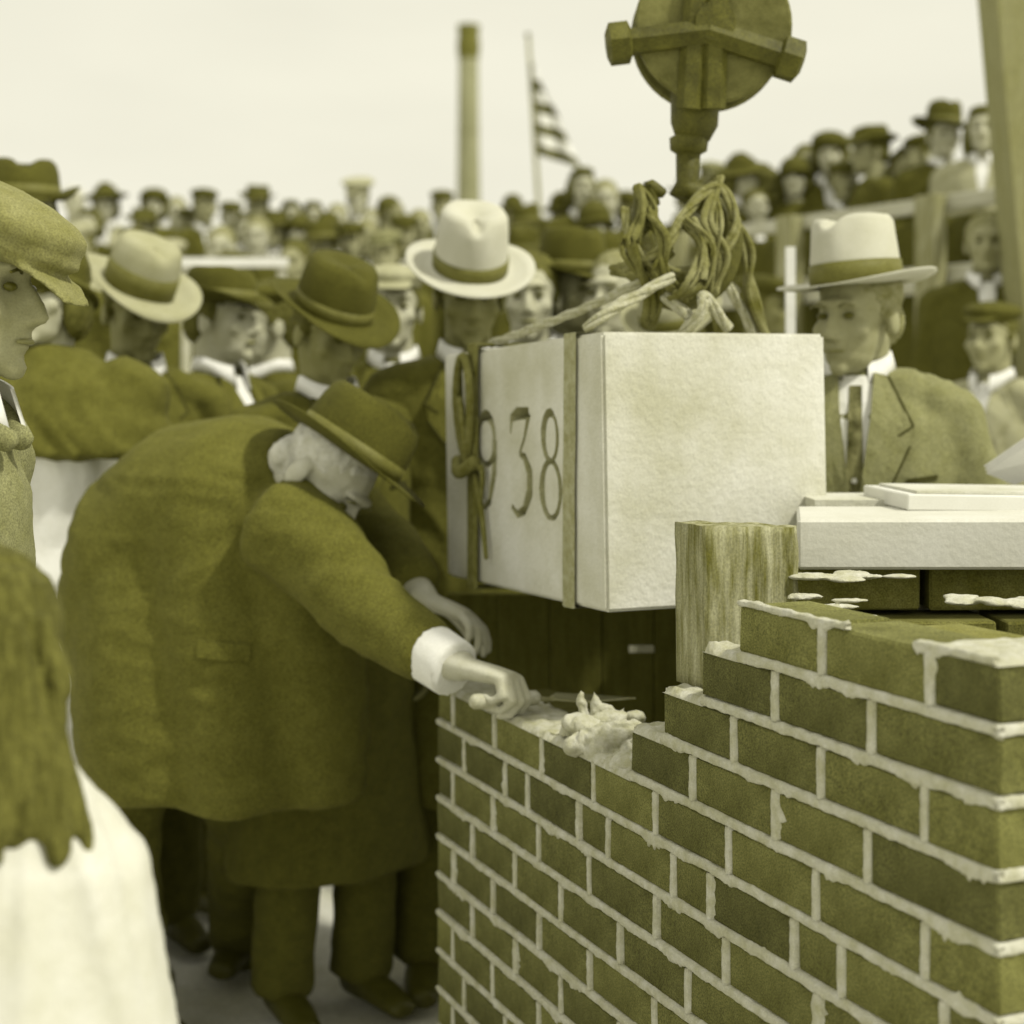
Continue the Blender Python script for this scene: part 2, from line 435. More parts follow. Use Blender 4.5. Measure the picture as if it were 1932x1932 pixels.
def arc(cx, cz, rx, rz, a0, a1, w0, w1, wm=None, n=9):
    o = []
    for i in range(n):
        t = i / (n - 1); a = R(a0 + (a1 - a0) * t)
        ww = w0 * (1 - t) + w1 * t if wm is None else (w0 + (wm - w0) * 2 * t if t < .5 else wm + (w1 - wm) * (2 * t - 1))
        o.append((cx + rx * math.cos(a), cz + rz * math.sin(a), ww))
    return o
def numeral(ch, uc, zc, wd, ht):
    # u grows to the LEFT of the picture (away from the corner): mirror x
    S = []
    if ch == '3':
        S = [[(-.42, .30, .25), (-.36, .46, .8), (-.1, .5, 1.1), (.42, .5, 1.0)], [(.42, .5, .9), (.2, .25, .5), (-.02, .1, .45)],
             [(-.02, .1, .45), (.2, .07, .8), (.42, -.08, 1.2), (.4, -.28, 1.25), (.15, -.45, .9), (-.15, -.5, .7), (-.42, -.42, .5)]]
    if ch == '8':
        S = [arc(0, .27, .32, .23, 60, 270, .6, .5, 1.1), arc(0, .27, .32, .23, 60, -90, .5, .4, .7), arc(0, -.23, .42, .27, 90, 270, .5, .5, 1.15), arc(0, -.23, .42, .27, 90, -90, .5, .5, .8)]
    if ch == '9':
        S = [arc(0, .24, .38, .26, 0, 180, .8, .8, 1.0), arc(0, .24, .38, .26, 180, 360, .8, .8, .6), [(.38, .24, 1.1), (.34, -.1, 1.1), (.12, -.4, .8), (-.3, -.5, .4)]]
    return [[(uc - x * wd, zc + z * ht, w_) for x, z, w_ in s] for s in S]
def zface(px, py):
    t = face_t(px); D = ST0.y + SU.y * t
    return H - (py - 741) / F * D - (ztop - SH)
paths = []
for ch, px in (('9', 921), ('3', 985), ('8', 1043)):
    paths += numeral(ch, face_t(px), .222 + .0, face_t(px - 21) - face_t(px + 21), .175)
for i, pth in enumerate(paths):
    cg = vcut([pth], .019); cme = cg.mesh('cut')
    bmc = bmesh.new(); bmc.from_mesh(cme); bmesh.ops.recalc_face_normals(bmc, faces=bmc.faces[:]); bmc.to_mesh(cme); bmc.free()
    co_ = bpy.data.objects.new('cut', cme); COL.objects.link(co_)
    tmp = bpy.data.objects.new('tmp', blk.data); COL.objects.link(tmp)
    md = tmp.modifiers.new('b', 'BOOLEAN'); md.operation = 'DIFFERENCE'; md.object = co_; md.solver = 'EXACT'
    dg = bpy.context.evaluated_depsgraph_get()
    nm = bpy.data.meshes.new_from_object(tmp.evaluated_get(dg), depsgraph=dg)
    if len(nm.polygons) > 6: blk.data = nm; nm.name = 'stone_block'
    bpy.data.objects.remove(tmp); bpy.data.objects.remove(co_)
me = blk.data; me.materials.clear(); me.materials.append(M_STONE); me.materials.append(mat('shade_tinted_cut', .33, .15, 20))  # cut faces tinted darker: shade inside the grooves put into the colour
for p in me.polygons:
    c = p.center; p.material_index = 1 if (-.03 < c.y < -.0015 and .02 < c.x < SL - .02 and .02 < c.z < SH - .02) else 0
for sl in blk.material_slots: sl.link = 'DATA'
# slings round the stone
def strap(u, wdt, m, lab, name='sling'):
    s = empty(name, stone.matrix_basis @ Vector((u, 0, 0)), 0); s.rotation_euler = stone.rotation_euler
    tag(s, lab, 'sling')
    g = G(); th = .004; y0, y1 = .003, -SW - .003; z0, z1 = -.003, SH + .003
    rect = [(y0, z1), (y0, z0), (y1, z0), (y1, z1)]
    pts = []
    for i in range(4):
        a, b = rect[i], rect[(i + 1) % 4]
        for t in range(12): pts.append((a[0] + (b[0] - a[0]) * t / 12, a[1] + (b[1] - a[1]) * t / 12))
    vs = []
    n = len(pts); cy, cz = -SW / 2, SH / 2
    for i, (y, z) in enumerate(pts):
        wob = .004 * noise.noise(Vector((u * 9, i * .35, 0)))
        lean = (z - SH * .5) * (.05 if wdt > .03 else 0)
        for dx, o_ in ((-1, 0), (-.5, 1), (0, .6), (.5, 1), (1, 0)):
            k = 1 + (th * (.3 if wdt < .05 else 1) + .006 * o_ * (.15 if wdt < .05 else 1)) / .2
            vs.append((dx * wdt / 2 + wob - lean, cy + (y - cy) * k, cz + (z - cz) * k))
    K = 5
    fs = [(i * K + k, i * K + k + 1, ((i + 1) % n) * K + k + 1, ((i + 1) % n) * K + k) for i in range(n) for k in range(K - 1)]
    fs += [(i * K, ((i + 1) % n) * K, ((i + 1) % n) * K + K - 1, i * K + K - 1) for i in range(n)]
    g.add(vs, fs); g.build('strap', m, s, smooth=False)
    return s
u1 = face_t(902); u2 = face_t(1082)
s1 = strap(u1, .052, M_STRAP, 'dark canvas sling with a tied loop round the far end of the cornerstone')
s2 = strap(u2, .048, mat('pale_strap', .34, .2, 60, .95, .3, .15, 500), 'pale webbing sling round the near end of the cornerstone beside the last figure')
def tube(g, pts, r, n=8, sub=6):
    """smooth tube through pts"""
    pts = [Vector(p) for p in pts]; out_ = []
    for i in range(len(pts) - 1):
        p0 = pts[max(0, i - 1)]; p1 = pts[i]; p2 = pts[i + 1]; p3 = pts[min(len(pts) - 1, i + 2)]
        for s in range(sub):
            t = s / sub
            out_.append(.5 * ((2 * p1) + (p2 - p0) * t + (2 * p0 - 5 * p1 + 4 * p2 - p3) * t * t + (3 * p1 - p0 - 3 * p2 + p3) * t ** 3))
    out_.append(pts[-1]); rr = r if isinstance(r, (list, tuple)) else [r] * len(out_)
    if len(rr) != len(out_): rr = list(np.interp(np.linspace(0, 1, len(out_)), np.linspace(0, 1, len(rr)), rr))
    return g.loft(out_, rr, n=n, side=(.3, .2, 1))
# the loop and knot tied in the dark sling, local to the sling
g = G()
tube(g, [(.0, .016, .21), (.030, .020, .27), (.042, .022, .34), (.020, .024, .405), (-.012, .024, .415), (-.030, .022, .36), (-.022, .02, .29), (.0, .018, .22)], .0085)
tube(g, [(.0, .016, .21), (.014, .022, .28), (.010, .028, .34), (-.010, .03, .30), (-.006, .022, .22)], .007)
tube(g, [(.045, .02, .225), (.0, .034, .205), (-.05, .022, .225)], .013)
tube(g, [(-.035, .016, .22), (-.062, .012, .205), (-.052, .012, .15)], [.008, .006, .003])
tube(g, [(.03, .014, .26), (.05, .012, .33), (.048, .012, .41)], [.006, .006, .004])
tube(g, [(-.03, .014, .20), (-.055, .012, .13), (-.075, .012, .05)], [.006, .006, .004])
g.build('knot', M_STRAP, s1, smooth=True)

# ------------------------------------------------------------------ crane block, hook and ropes
DB = 2.75
cb = empty('crane_block', P(1340, 190, DB)); cb.location.z = P(0, 340, DB).z
tag(cb, 'big dark iron pulley block hanging from the crane above the cornerstone', 'pulley block')
def rel(px, py, dd=0): return P(px, py, DB + dd) - Vector(cb.location)
k = DB / F
g = G()                                            # cheek plates: two discs with a gap
cen = rel(1340, 58); rad = 146 * k
def disc(g, c, r, y0, y1, n=48, rim=.0):
    vs = []
    for yy, rr in ((y0, r * .97), (y0 + .004, r), (y1 - .004, r), (y1, r * .97)):
        for i in range(n):
            a = 2 * math.pi * i / n; vs.append((c.x + rr * math.cos(a), c.y + yy, c.z + rr * math.sin(a)))
    fs = [(j * n + i, j * n + (i + 1) % n, (j + 1) * n + (i + 1) % n, (j + 1) * n + i) for j in range(3) for i in range(n)]
    fs += [tuple(reversed(range(n))), tuple(3 * n + i for i in range(n))]
    g.add(vs, fs)
for y0, y1 in ((-.05, -.034), (.034, .05)):
    gg = G(); disc(gg, cen, rad, y0, y1); gg.build('cheek_plate', M_IRON2, cb)
gg = G(); disc(gg, cen, rad * .86, -.03, .03); gg.build('sheave', M_IRON, cb)
gg = G(); disc(gg, cen, .035, -.075, .075, 20); gg.build('axle', M_IRON, cb)
for k_, (xa, ya, xb, yb, dd) in enumerate(((1168, 82, 1335, 62, -.055), (1335, 62, 1490, 112, -.055))):
    a, b = rel(xa, ya, dd), rel(xb, yb, dd)
    gg = G(); d = (b - a).normalized(); gg.loft([a, b], [.026, .026], [.024, .024], side=(0, 1, 0), n=6, dome=.15); gg.build('cross_bar', M_IRON, cb)
    e = a if k_ == 0 else b
    gg = G(); gg.loft([e - d * .016, e + d * .016], [.038, .038], n=6, side=(0, 1, 0), dome=.2); gg.build('bar_nut', M_IRON, cb)
for (xa, ya, xb, yb) in ((1318, -40, 1300, 205), (1352, -40, 1345, 205)):
    gg = G(); gg.loft([rel(xa, ya, -.065), rel(xb, yb, -.05)], [.022, .022], [.012, .012], n=6, dome=.1); gg.build('hanger_plate', M_IRON, cb)
gg = G(); gg.loft([rel(1312, 175), rel(1310, 235), rel(1306, 262)], [.043, .041, .03], [.04, .038, .03], n=20, dome=.2); gg.build('shank_housing', M_IRON, cb, smooth=True)
gg = G(); gg.loft([rel(1300, 262), rel(1299, 284)], [.034, .032], n=20, dome=.3); gg.build('collar', M_IRON, cb, smooth=True)
gg = G(); gg.loft([rel(1299, 280), rel(1296, 345), rel(1290, 372)], [.022, .019, .026], n=16, dome=.2); gg.build('shank', M_IRON, cb, smooth=True)
gg = G(); gg.loft([rel(1340, -380, .0), rel(1340, 40, .0)], [.012, .012], n=8); gg.build('hoist_cable', M_IRON, cb, smooth=True)
gg = G(); tube(gg, [rel(1290, 355), rel(1345, 395), rel(1372, 450), rel(1345, 520), rel(1285, 548), rel(1225, 520), rel(1208, 450), rel(1213, 400), rel(1204, 352)],
               [.022, .024, .028, .034, .038, .034, .026, .018, .008], n=14); gg.build('hook', M_IRON, cb, smooth=True)
gg = G(); tube(gg, [rel(1250, 365, -.03), rel(1225, 350, -.03), rel(1240, 385, -.03)], [.01, .012, .006], n=8); gg.build('safety_catch', M_IRON, cb, smooth=True)
# ropes: each leg from the hook to the stone
def rope(lab, pts, r, m=M_ROPE, name='rope'):
    base = Vector(pts[-1]); o = empty(name, base); tag(o, lab, 'rope')
    ps = [Vector(p) - base for p in pts]
    # two twisted strands
    sm = G(); pts_ = []
    for i in range(len(ps) - 1):
        p0 = ps[max(0, i - 1)]; p1 = ps[i]; p2 = ps[i + 1]; p3 = ps[min(len(ps) - 1, i + 2)]
        for s in range(14):
            t = s / 14; pts_.append(.5 * ((2 * p1) + (p2 - p0) * t + (2 * p0 - 5 * p1 + 4 * p2 - p3) * t * t + (3 * p1 - p0 - 3 * p2 + p3) * t ** 3))
    pts_.append(ps[-1]); acc = 0
    strands = [[], [], []]
    for i, p in enumerate(pts_):
        t = (pts_[min(i + 1, len(pts_) - 1)] - pts_[max(i - 1, 0)]).normalized(); A = t.cross(Vector((.1, 1, .2))).normalized(); B = t.cross(A)
        if i: acc += (p - pts_[i - 1]).length
        for q in range(3):
            an = acc / (r * 7) * 2 * math.pi / 3 + q * 2.094
            strands[q].append(p + (A * math.cos(an) + B * math.sin(an)) * r * .5)
    for q in range(3):
        g = G(); g.loft(strands[q], [r * .58] * len(strands[q]), n=6, side=(0, .2, 1)); g.build('strand', m, o, smooth=True)
    return o
def stone_pt(u, v, z): return stone.matrix_basis @ Vector((u, v, z))
rope('taut rope leg running from the hook down to the far left end of the stone', [P(1262, 505, 2.66), P(1100, 583, 2.72), stone_pt(u1, -.03, SH + .012)], .0085)
rope('taut rope leg running from the hook to the stone top above the figures', [P(1268, 522, 2.62), P(1150, 588, 2.56), stone_pt(u2 - .0, -.03, SH + .012)], .0095)
rope('pale rope leg falling from the hook to the right side of the stone', [P(1345, 500, 2.72), P(1392, 570, 2.78), P(1425, 640, 2.80), P(1440, 690, 2.8)], .009)
rope('darker rope leg behind the hook falling to the rear of the stone', [P(1300, 535, 2.82), P(1350, 590, 2.86), P(1372, 700, 2.9)], .011, M_STRAP)
rope('rope turns wound unevenly round the throat of the hook', [P(1180, 395, 2.72), P(1200, 470, 2.66), P(1268, 512, 2.66), P(1345, 498, 2.68), P(1388, 420, 2.70), P(1352, 352, 2.72), P(1296, 400, 2.68), P(1250, 470, 2.64), P(1180, 505, 2.68)], .010, M_ROPED)
rope('knotted rope end sticking out below the hook', [P(1255, 560, 2.66), P(1300, 600, 2.62), P(1282, 640, 2.62), P(1322, 590, 2.60), P(1330, 560, 2.61), P(1375, 620, 2.62)], .010)
def bundle(lab, paths, m, seed, name='sling_bundle'):
    b0 = P(1295, 450, 2.7); o = empty(name, b0); tag(o, lab, 'sling')
    rr = random.Random(seed)
    for pts, r in paths:
        for k_ in range(7):
            g = G(); jit = [(rr.uniform(-1, 1), rr.uniform(-1, 1)) for _ in pts]
            tube(g, [P(p[0] + a * r[i_] * 900, p[1] + b * 9, p[2] + b * r[i_] * .8) - b0 for i_, (p, (a, b)) in enumerate(zip(pts, jit))], rr.uniform(.0035, .0075), n=7, sub=5)
            g.build('cord', m, o, smooth=True)
bundle('crumpled canvas sling bunched on the left flank of the hook', [([(1205, 352, 2.72), (1222, 400, 2.68), (1190, 470, 2.66), (1238, 545, 2.66), (1222, 610, 2.7)], [.010, .020, .026, .02, .012]),
    ([(1222, 400, 2.68), (1256, 455, 2.64), (1248, 520, 2.64), (1290, 560, 2.66)], [.012, .022, .018, .016]), ([(1160, 510, 2.78), (1215, 520, 2.70), (1260, 470, 2.66)], [.016, .014, .014])], mat('soiled_canvas', .22, .35, 22, .95, .5, .3, 400, v2=.10), 3)
bundle('pale folded sling hanging over the right side of the hook', [([(1352, 342, 2.74), (1345, 420, 2.68), (1368, 490, 2.68), (1340, 560, 2.68)], [.014, .024, .020, .016]),
    ([(1300, 420, 2.66), (1330, 470, 2.64), (1310, 540, 2.62), (1270, 560, 2.64)], [.014, .020, .020, .012]), ([(1375, 400, 2.74), (1408, 470, 2.76), (1425, 560, 2.78), (1445, 640, 2.8)], [.010, .016, .018, .014])], mat('worn_canvas', .28, .3, 24, .95, .5, .25, 400, v2=.12), 9)

# ------------------------------------------------------------------ upright block, slab, boards
UM = Matrix((U, -V, Vector((0, 0, 1)))).transposed()          # columns: along, outward, up
tb_ = tx((1328 - 778) / .5972)
pb = Vector((CX, CY, 0)) + U * (tb_ + .048) + V * .028
zb1 = zbot(2) + CH
postb = empty('upright_block', (pb.x, pb.y, zbot(1) + .002), WYAW)
tag(postb, 'rough mortar-streaked upright block standing on the stepped brickwork against the cornerstone', 'block')
hb = (H - (992 - 741) / F * pb.y) - postb.location.z
g = G(); bmx = G(); n = 14
vs = []; fs = []
bm = bmesh.new(); bmesh.ops.create_cube(bm, size=1); bmesh.ops.subdivide_edges(bm, edges=bm.edges[:], cuts=12, use_grid_fill=True)
for v in bm.verts:
    p = Vector((v.co.x * .075 + .0375, v.co.y * .142 - .071, (v.co.z + .5) * hb))
    nn = Vector((noise.noise(p * 22), noise.noise(p * 22 + Vector((9, 0, 0))), 0)) * .003
    nn += Vector((-1, 0, 0)) * max(0, noise.noise(Vector((0, p.y * 50, p.z * 9)))) * .010 if v.co.x < -.49 else Vector()
    v.co = p + nn
    if v.co.z > hb * .98: v.co.z += noise.noise(Vector((p.x * 30, p.y * 30, 1))) * .006 - .05 * abs(p.y) 
me = bpy.data.meshes.new('block_body'); bm.to_mesh(me); bm.free()
link('block_body', me, M_STREAK, postb, smooth=True)

slab = empty('sill_slab', P(1505, 1075, 2.2)); tag(slab, 'long pale limestone slab with a bright top edge above the wall corner', 'stone slab')
zt = H - (980 - 741) / F * 2.2; zb_ = H - (1075 - 741) / F * 2.2; x0 = (1505 - 966) / F * 2.2
slab.location = (x0, 2.2, zb_)
g = G(); hh = zt - zb_; kx = P(1503, 955, 2.455).x - x0
g.add([(0, 0, 0), (1.4, 0, 0), (1.4, .255, 0), (kx, .255, 0), (0, 0, hh), (1.4, 0, hh), (1.4, .255, hh), (kx, .255, hh)], [(3, 2, 1, 0), (4, 5, 6, 7), (0, 1, 5, 4), (1, 2, 6, 5), (2, 3, 7, 6), (3, 0, 4, 7)])
g.build('slab_body', M_STONE2, slab, bevel=.004)
s_b = tag(G().box((.6, .1, .005), (1.2, .18, .014)).build('thin_slab', M_STONE), 'thin pale stone slab lying behind the long sill slab under the board', 'stone slab')
s_b.location = P(1540, 950, 2.47); s_b.location.z = zt - .004
brd = empty('drawing_board', (P(1712, 940, 2.36).x, 2.36, zt + .0005)); brd.rotation_euler = (0, R(1.0), R(3))
tag(brd, 'thin pale board lying on top of the slab at the right edge', 'board')
G().box((.35, .12, .012), (.7, .24, .024)).build('board_panel', M_PAPER, brd, bevel=.002)
G().box((.35, .12, .0265), (.66, .2, .004)).build('paper_sheet', M_STONE, brd)
# brick pier carrying the slab on the right, in its shade
pier = empty('brick_pier', (.395, 2.22, 0), 0); tag(pier, 'dark rough brick backing pier in the shade under the long slab', 'brick pier')
zz = zb_ - .001
for r_ in range(9):
    z1 = zz - r_ * .072; off = .09 if r_ % 2 else 0
    for i in range(7):
        x = .0 + i * .2 + off
        o = brick(x, x + .185, .04 * (r_ == 0) - .02 * (r_ % 3), .24, z1 - .062, z1, M_BRICKD, pier)
G().box((.7, .16, zz / 2), (1.3, .1, zz - .01)).build('mortar_core', M_MORTAR, pier)
def pad(lab, px, py, D, r, seed, name='mortar_lump'):
    o = heap(name, (0, 0, 0), r, seed, flat=.20, vox=.0026, m=M_MORTAR, amp=.0012, n=9); o.location = P(px, py, D); tag(o, lab, 'mortar'); return o
pad('smear of pale mortar squeezed out directly under the left end of the slab', 1610, 1088, 2.12, (.085, .04, .008), 3)
pad('small pale mortar dab right beside the streaked upright block', 1513, 1128, 2.05, (.03, .02, .006), 4)
pad('grey mortar lump with a dark hollow on the inner brickwork', 1578, 1165, 1.95, (.04, .03, .03), 5)
pad('flat pale mortar pad lying on bricks at the right edge under the slab', 1885, 1137, 1.95, (.07, .04, .006), 6)
# mortar pile being spread on the wall and trowel
hp = Vector((CX, CY, 0)) + U * tx(555) + V * .05
o = heap('mortar_pile', (0, 0, 0), (.075, .05, .03), 11, vox=.003); o.location = (hp.x + .0, hp.y, zbot(3) + .002)
tag(o, 'wet mortar pile being spread on the wall top in front of the trowel', 'mortar')
hp2 = Vector((CX, CY, 0)) + U * tx(470) + V * .05
o = heap('mortar_splash', (0, 0, 0), (.065, .04, .052), 23, spikes=4, vox=.0028); o.location = (hp2.x + .01, hp2.y, zbot(3) + .004)
tag(o, 'spiky lump of mortar thrown up at the tip of the trowel', 'mortar')
hp3 = Vector((CX, CY, 0)) + U * (tx(690) + .035) + V * .045
o = heap('mortar_heap', (0, 0, 0), (.04, .05, .042), 31, vox=.003); o.location = (hp3.x, hp3.y, zbot(3) + .002)
tag(o, 'white mortar heaped against the first raised step of the brickwork', 'mortar')
hd_ = Vector((.80, -.42, -.12)).normalized(); lt_ = Vector((.5, .85, 0)); lt_ = (lt_ - hd_ * lt_.dot(hd_)).normalized()
grip = P(868, 1258, 2.60) + hd_ * .082 + Vector((0, 0, -.036))
tr = empty('trowel', grip); tag(tr, 'pointed trowel gripped by the stooping man and loaded with mortar', 'trowel')
ax_ = (lt_ * .6 + Vector((.75, .05, -.05))).normalized(); sx_ = Vector((-ax_.y, ax_.x, 0)).normalized()
g = G(); g.loft([-ax_ * .055, ax_ * 0, ax_ * .06], [.012, .0145, .012], n=12); g.build('handle', M_WOODL, tr, smooth=True)
n0 = ax_ * .095 + Vector((0, 0, -.002))
g = G(); tube(g, [ax_ * .055, ax_ * .085 + Vector((0, 0, -.004)), n0], .004); g.build('tang', M_STEEL, tr, smooth=True)
g = G(); vs = [n0 - ax_ * .015, n0 + sx_ * .045 + ax_ * .03, n0 + ax_ * .16 + Vector((0, 0, -.008)), n0 - sx_ * .045 + ax_ * .03]
vs += [p - Vector((0, 0, .0022)) for p in vs]
g.add(vs, [(0, 1, 2, 3), (7, 6, 5, 4), (0, 4, 5, 1), (1, 5, 6, 2), (2, 6, 7, 3), (3, 7, 4, 0)]); g.build('blade', M_STEEL, tr)
# dark formwork added below the stone, its deep shadow put into the board colour
fw = empty('backdrop', P(1040, 1300, 3.25)); fw.location.z = 0; fw.rotation_euler = (0, 0, R(0))
tag(fw, 'added dark upright board formwork coloured as the deep shadow below the hanging stone', 'backdrop')
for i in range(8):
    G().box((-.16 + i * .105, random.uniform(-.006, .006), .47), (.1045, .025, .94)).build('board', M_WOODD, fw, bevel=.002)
G().box((.18, -.055, .835), (.05, .012, .012)).build('added_cleat', M_WOODL, fw)

# ------------------------------------------------------------------ viewing stand
A = Vector((.92, 8.32, 0)); B = Vector((2.25, 6.04, 0)); dAB = (B - A).normalized(); nAB = Vector((-dAB.y, dAB.x, 0))
if nAB.y < 0: nAB = -nAB
st = empty('viewing_stand', A, math.atan2(dAB.y, dAB.x)); tag(st, 'raised timber viewing stand with pale rails behind the man in the white hat', 'viewing stand')
Ls = (B - A).length; DECK = 1.05; ys = 1
def rail(name, z, h, t, y=0, m=M_WOODL): G().box((Ls / 2, y, z), (Ls + .1, t, h)).build(name, m, st, bevel=.004)
rail('top_rail', 2.15, .062, .045, -.03); rail('middle_rail', 1.83, .115, .03, -.03); rail('fascia_board', DECK - .06, .16, .03, -.02)
for f in (.02, .348, .692, .90):
    G().box((Ls * f, -.09, 1.09), (.12, .07, 2.18)).build('post', M_WOOD, st, bevel=.004)
g = G(); vs = []
for i in range(61):
    for j in range(9): vs.append((Ls * i / 60, .085 + .012 * math.sin(i * 1.1 + j * .2) + .006 * math.sin(i * 2.7), 1.06 + 1.05 * j / 8))
g.add(vs, [(i * 9 + j, (i + 1) * 9 + j, (i + 1) * 9 + j + 1, i * 9 + j + 1) for i in range(60) for j in range(8)])
to = g.build('dark_fill_sheet', M_WOOLB, st, smooth=True); to.modifiers.new('s', 'SOLIDIFY').thickness = .004  # added dark sheet that blackens the gaps between the rails
for i in range(26):
    G().box((Ls / 2 + .8, .08 + i * .145, DECK + random.uniform(-.002, .002)), (Ls + 1.8, .14, .03)).build('deck_board', M_WOOD, st)
G().box((Ls * .1, .32, .5), (.1, .1, 1.0)).build('post', M_WOODD, st)
# leaning timber mast at the right edge
mast = empty('timber_mast', (1.93, 5.5, 0)); tag(mast, 'thick grey leaning timber mast cut by the right edge of the picture', 'mast')
g = G(); h0 = 3.4
pa, pb2 = Vector((1.99, 5.5, 0)), Vector((1.672, 5.5, 3.6)); ax = (pb2 - pa)
for z in range(1):
    g.loft([pa - mast.location, pa + ax * .5 - mast.location, pb2 - mast.location], [.155, .152, .15], [.15, .15, .15], n=4, side=(1, -1, 0), dome=0)
mm = g.build('mast_timber', mat('mast_timber', .27, .12, 6, .9, .2, .3, 200, stretch=(6, 6, 1)), mast)
G().box((-.04, -.1, 1.2), (.05, .06, 2.2), Matrix.Rotation(R(-2.5), 3, 'Y')).build('cleat_batten', M_WOODL, mast)
# bright stake behind the hat
sk = tag(G().box((0, 0, 1.0), (.022, .016, 1.4)).build('painted_stake', M_WHITE), 'white painted stake standing up behind the white hat\'s brim', 'stake')
sk.location = P(1491, 741, 3.75); sk.location.z = 0; sk.scale.z = 1.0
sk.location.z = (H + (741 - 466) / F * 3.75) - 1.7
# trestle rail at left among the crowd
rl = empty('rope_barrier', P(440, 495, 8.0)); rl.location.z = ground_z(-1.4, 8); tag(rl, 'low wooden barrier rail among the crowd at the left', 'barrier')
hz = H + (741 - 495) / F * 8 - rl.location.z
G().box((0, 0, hz), (.55, .04, .045)).build('rail', M_WHITE, rl)
for s_ in (-1, 1): G().box((s_ * .24, .03, hz / 2), (.04, .04, hz)).build('post', M_WOODL, rl)

# ------------------------------------------------------------------ chimney and flag
DC = 150
ch = empty('chimney', P(884, 0, DC)); ch.location.z = 0; tag(ch, 'tall factory chimney with a dark flared top above the crowd', 'chimney')
def lathe(g, prof, n=28, c=(0, 0)):
    vs = [(c[0] + r * math.cos(2 * math.pi * i / n), c[1] + r * math.sin(2 * math.pi * i / n), z) for r, z in prof for i in range(n)]
    fs = [(j * n + i, j * n + (i + 1) % n, (j + 1) * n + (i + 1) % n, (j + 1) * n + i) for j in range(len(prof) - 1) for i in range(n)]
    fs += [tuple(reversed(range(n))), tuple((len(prof) - 1) * n + i for i in range(n))]
    return g.add(vs, fs)
zc = lambda y: H + (741 - y) / F * DC
lathe(G(), [(1.35, 0), (1.10, zc(380)), (1.0, zc(240)), (.93, zc(112))]).build('shaft', M_CHIM, ch, smooth=True)
lathe(G(), [(.95, zc(112)), (1.04, zc(100)), (1.10, zc(84)), (1.0, zc(74)), (.99, zc(58)), (1.07, zc(55)), (1.07, zc(48))]).build('crown', M_CHIM_TOP, ch)
for yy in (250,): lathe(G(), [(1.04, zc(yy)), (1.055, zc(yy - 1)), (1.055, zc(yy - 2.5)), (1.04, zc(yy - 3.5))]).build('iron_band', M_CHIM, ch)
DF = 24
fl = empty('flagpole', P(1019, 430, DF)); fl.location.z = ground_z(0, DF); tag(fl, 'slim leaning flagpole standing behind the crowd right of the chimney', 'flagpole')
g = G(); g.loft([Vector((.01, 0, 0)), P(1018, 415, DF) - fl.location, P(997, 70, DF) - fl.location], [.04, .036, .026], n=10); g.build('pole', mat('pole_paint', .24, .2, 5), fl, smooth=True)
G().ell(P(996, 66, DF) - fl.location, .04).build('finial', M_IRON, fl, smooth=True)
# drooping striped flag
fg = bpy.data.materials.new('flag_cloth'); fg.use_nodes = True; t = fg.node_tree; b = t.nodes['Principled BSDF']; b.inputs['Roughness'].default_value = .9
uvn = t.nodes.new('ShaderNodeUVMap'); sp = t.nodes.new('ShaderNodeSeparateXYZ'); t.links.new(uvn.outputs[0], sp.inputs[0])
m1 = t.nodes.new('ShaderNodeMath'); m1.operation = 'MULTIPLY'; m1.inputs[1].default_value = 4.2; t.links.new(sp.outputs[1], m1.inputs[0])
m2 = t.nodes.new('ShaderNodeMath'); m2.operation = 'FRACT'; t.links.new(m1.outputs[0], m2.inputs[0])
m3 = t.nodes.new('ShaderNodeMath'); m3.operation = 'LESS_THAN'; m3.inputs[1].default_value = .5; t.links.new(m2.outputs[0], m3.inputs[0])
mx = t.nodes.new('ShaderNodeMix'); mx.data_type = 'RGBA'; t.links.new(m3.outputs[0], mx.inputs[0]); mx.inputs[6].default_value = tone(.8); mx.inputs[7].default_value = tone(.10)
t.links.new(mx.outputs[2], b.inputs['Base Color'])
f_o = empty('flag', P(1003, 120, DF)); tag(f_o, 'striped flag drooping from the slim pole above the crowd', 'flag')
NX, NY = 26, 40; vs = []; uvs = []
for j in range(NY + 1):
    v_ = j / NY
    yl = 118 + (292 - 118) * v_; xl = 1001 + (1012 - 1001) * v_ + 1.5
    xr = np.interp(v_, [0, .2, .45, .7, .88, 1], [1004, 1022, 1050, 1070, 1086, 1099]); yr = 122 + (325 - 122) * v_
    for i in range(NX + 1):
        u_ = i / NX
        px = xl + (xr - xl) * u_; py = yl + (yr - yl) * u_ ** 1.6 + 3 * math.sin(u_ * 5)
        vs.append(P(px, py, DF + .06 * math.sin(u_ * 9 + v_ * 3) + .03 * math.sin(u_ * 21)) - f_o.location); uvs.append((u_, 1 - v_ + .0 * u_))
me = bpy.data.meshes.new('flag_cloth'); me.from_pydata(vs, [], [(j * (NX + 1) + i, j * (NX + 1) + i + 1, (j + 1) * (NX + 1) + i + 1, (j + 1) * (NX + 1) + i) for j in range(NY) for i in range(NX)])
ul = me.uv_layers.new(name='UVMap')
for lp in me.loops: ul.data[lp.index].uv = uvs[lp.vertex_index]
fo = link('flag_cloth', me, fg, f_o, smooth=True); fo.modifiers.new('s', 'SOLIDIFY').thickness = .006
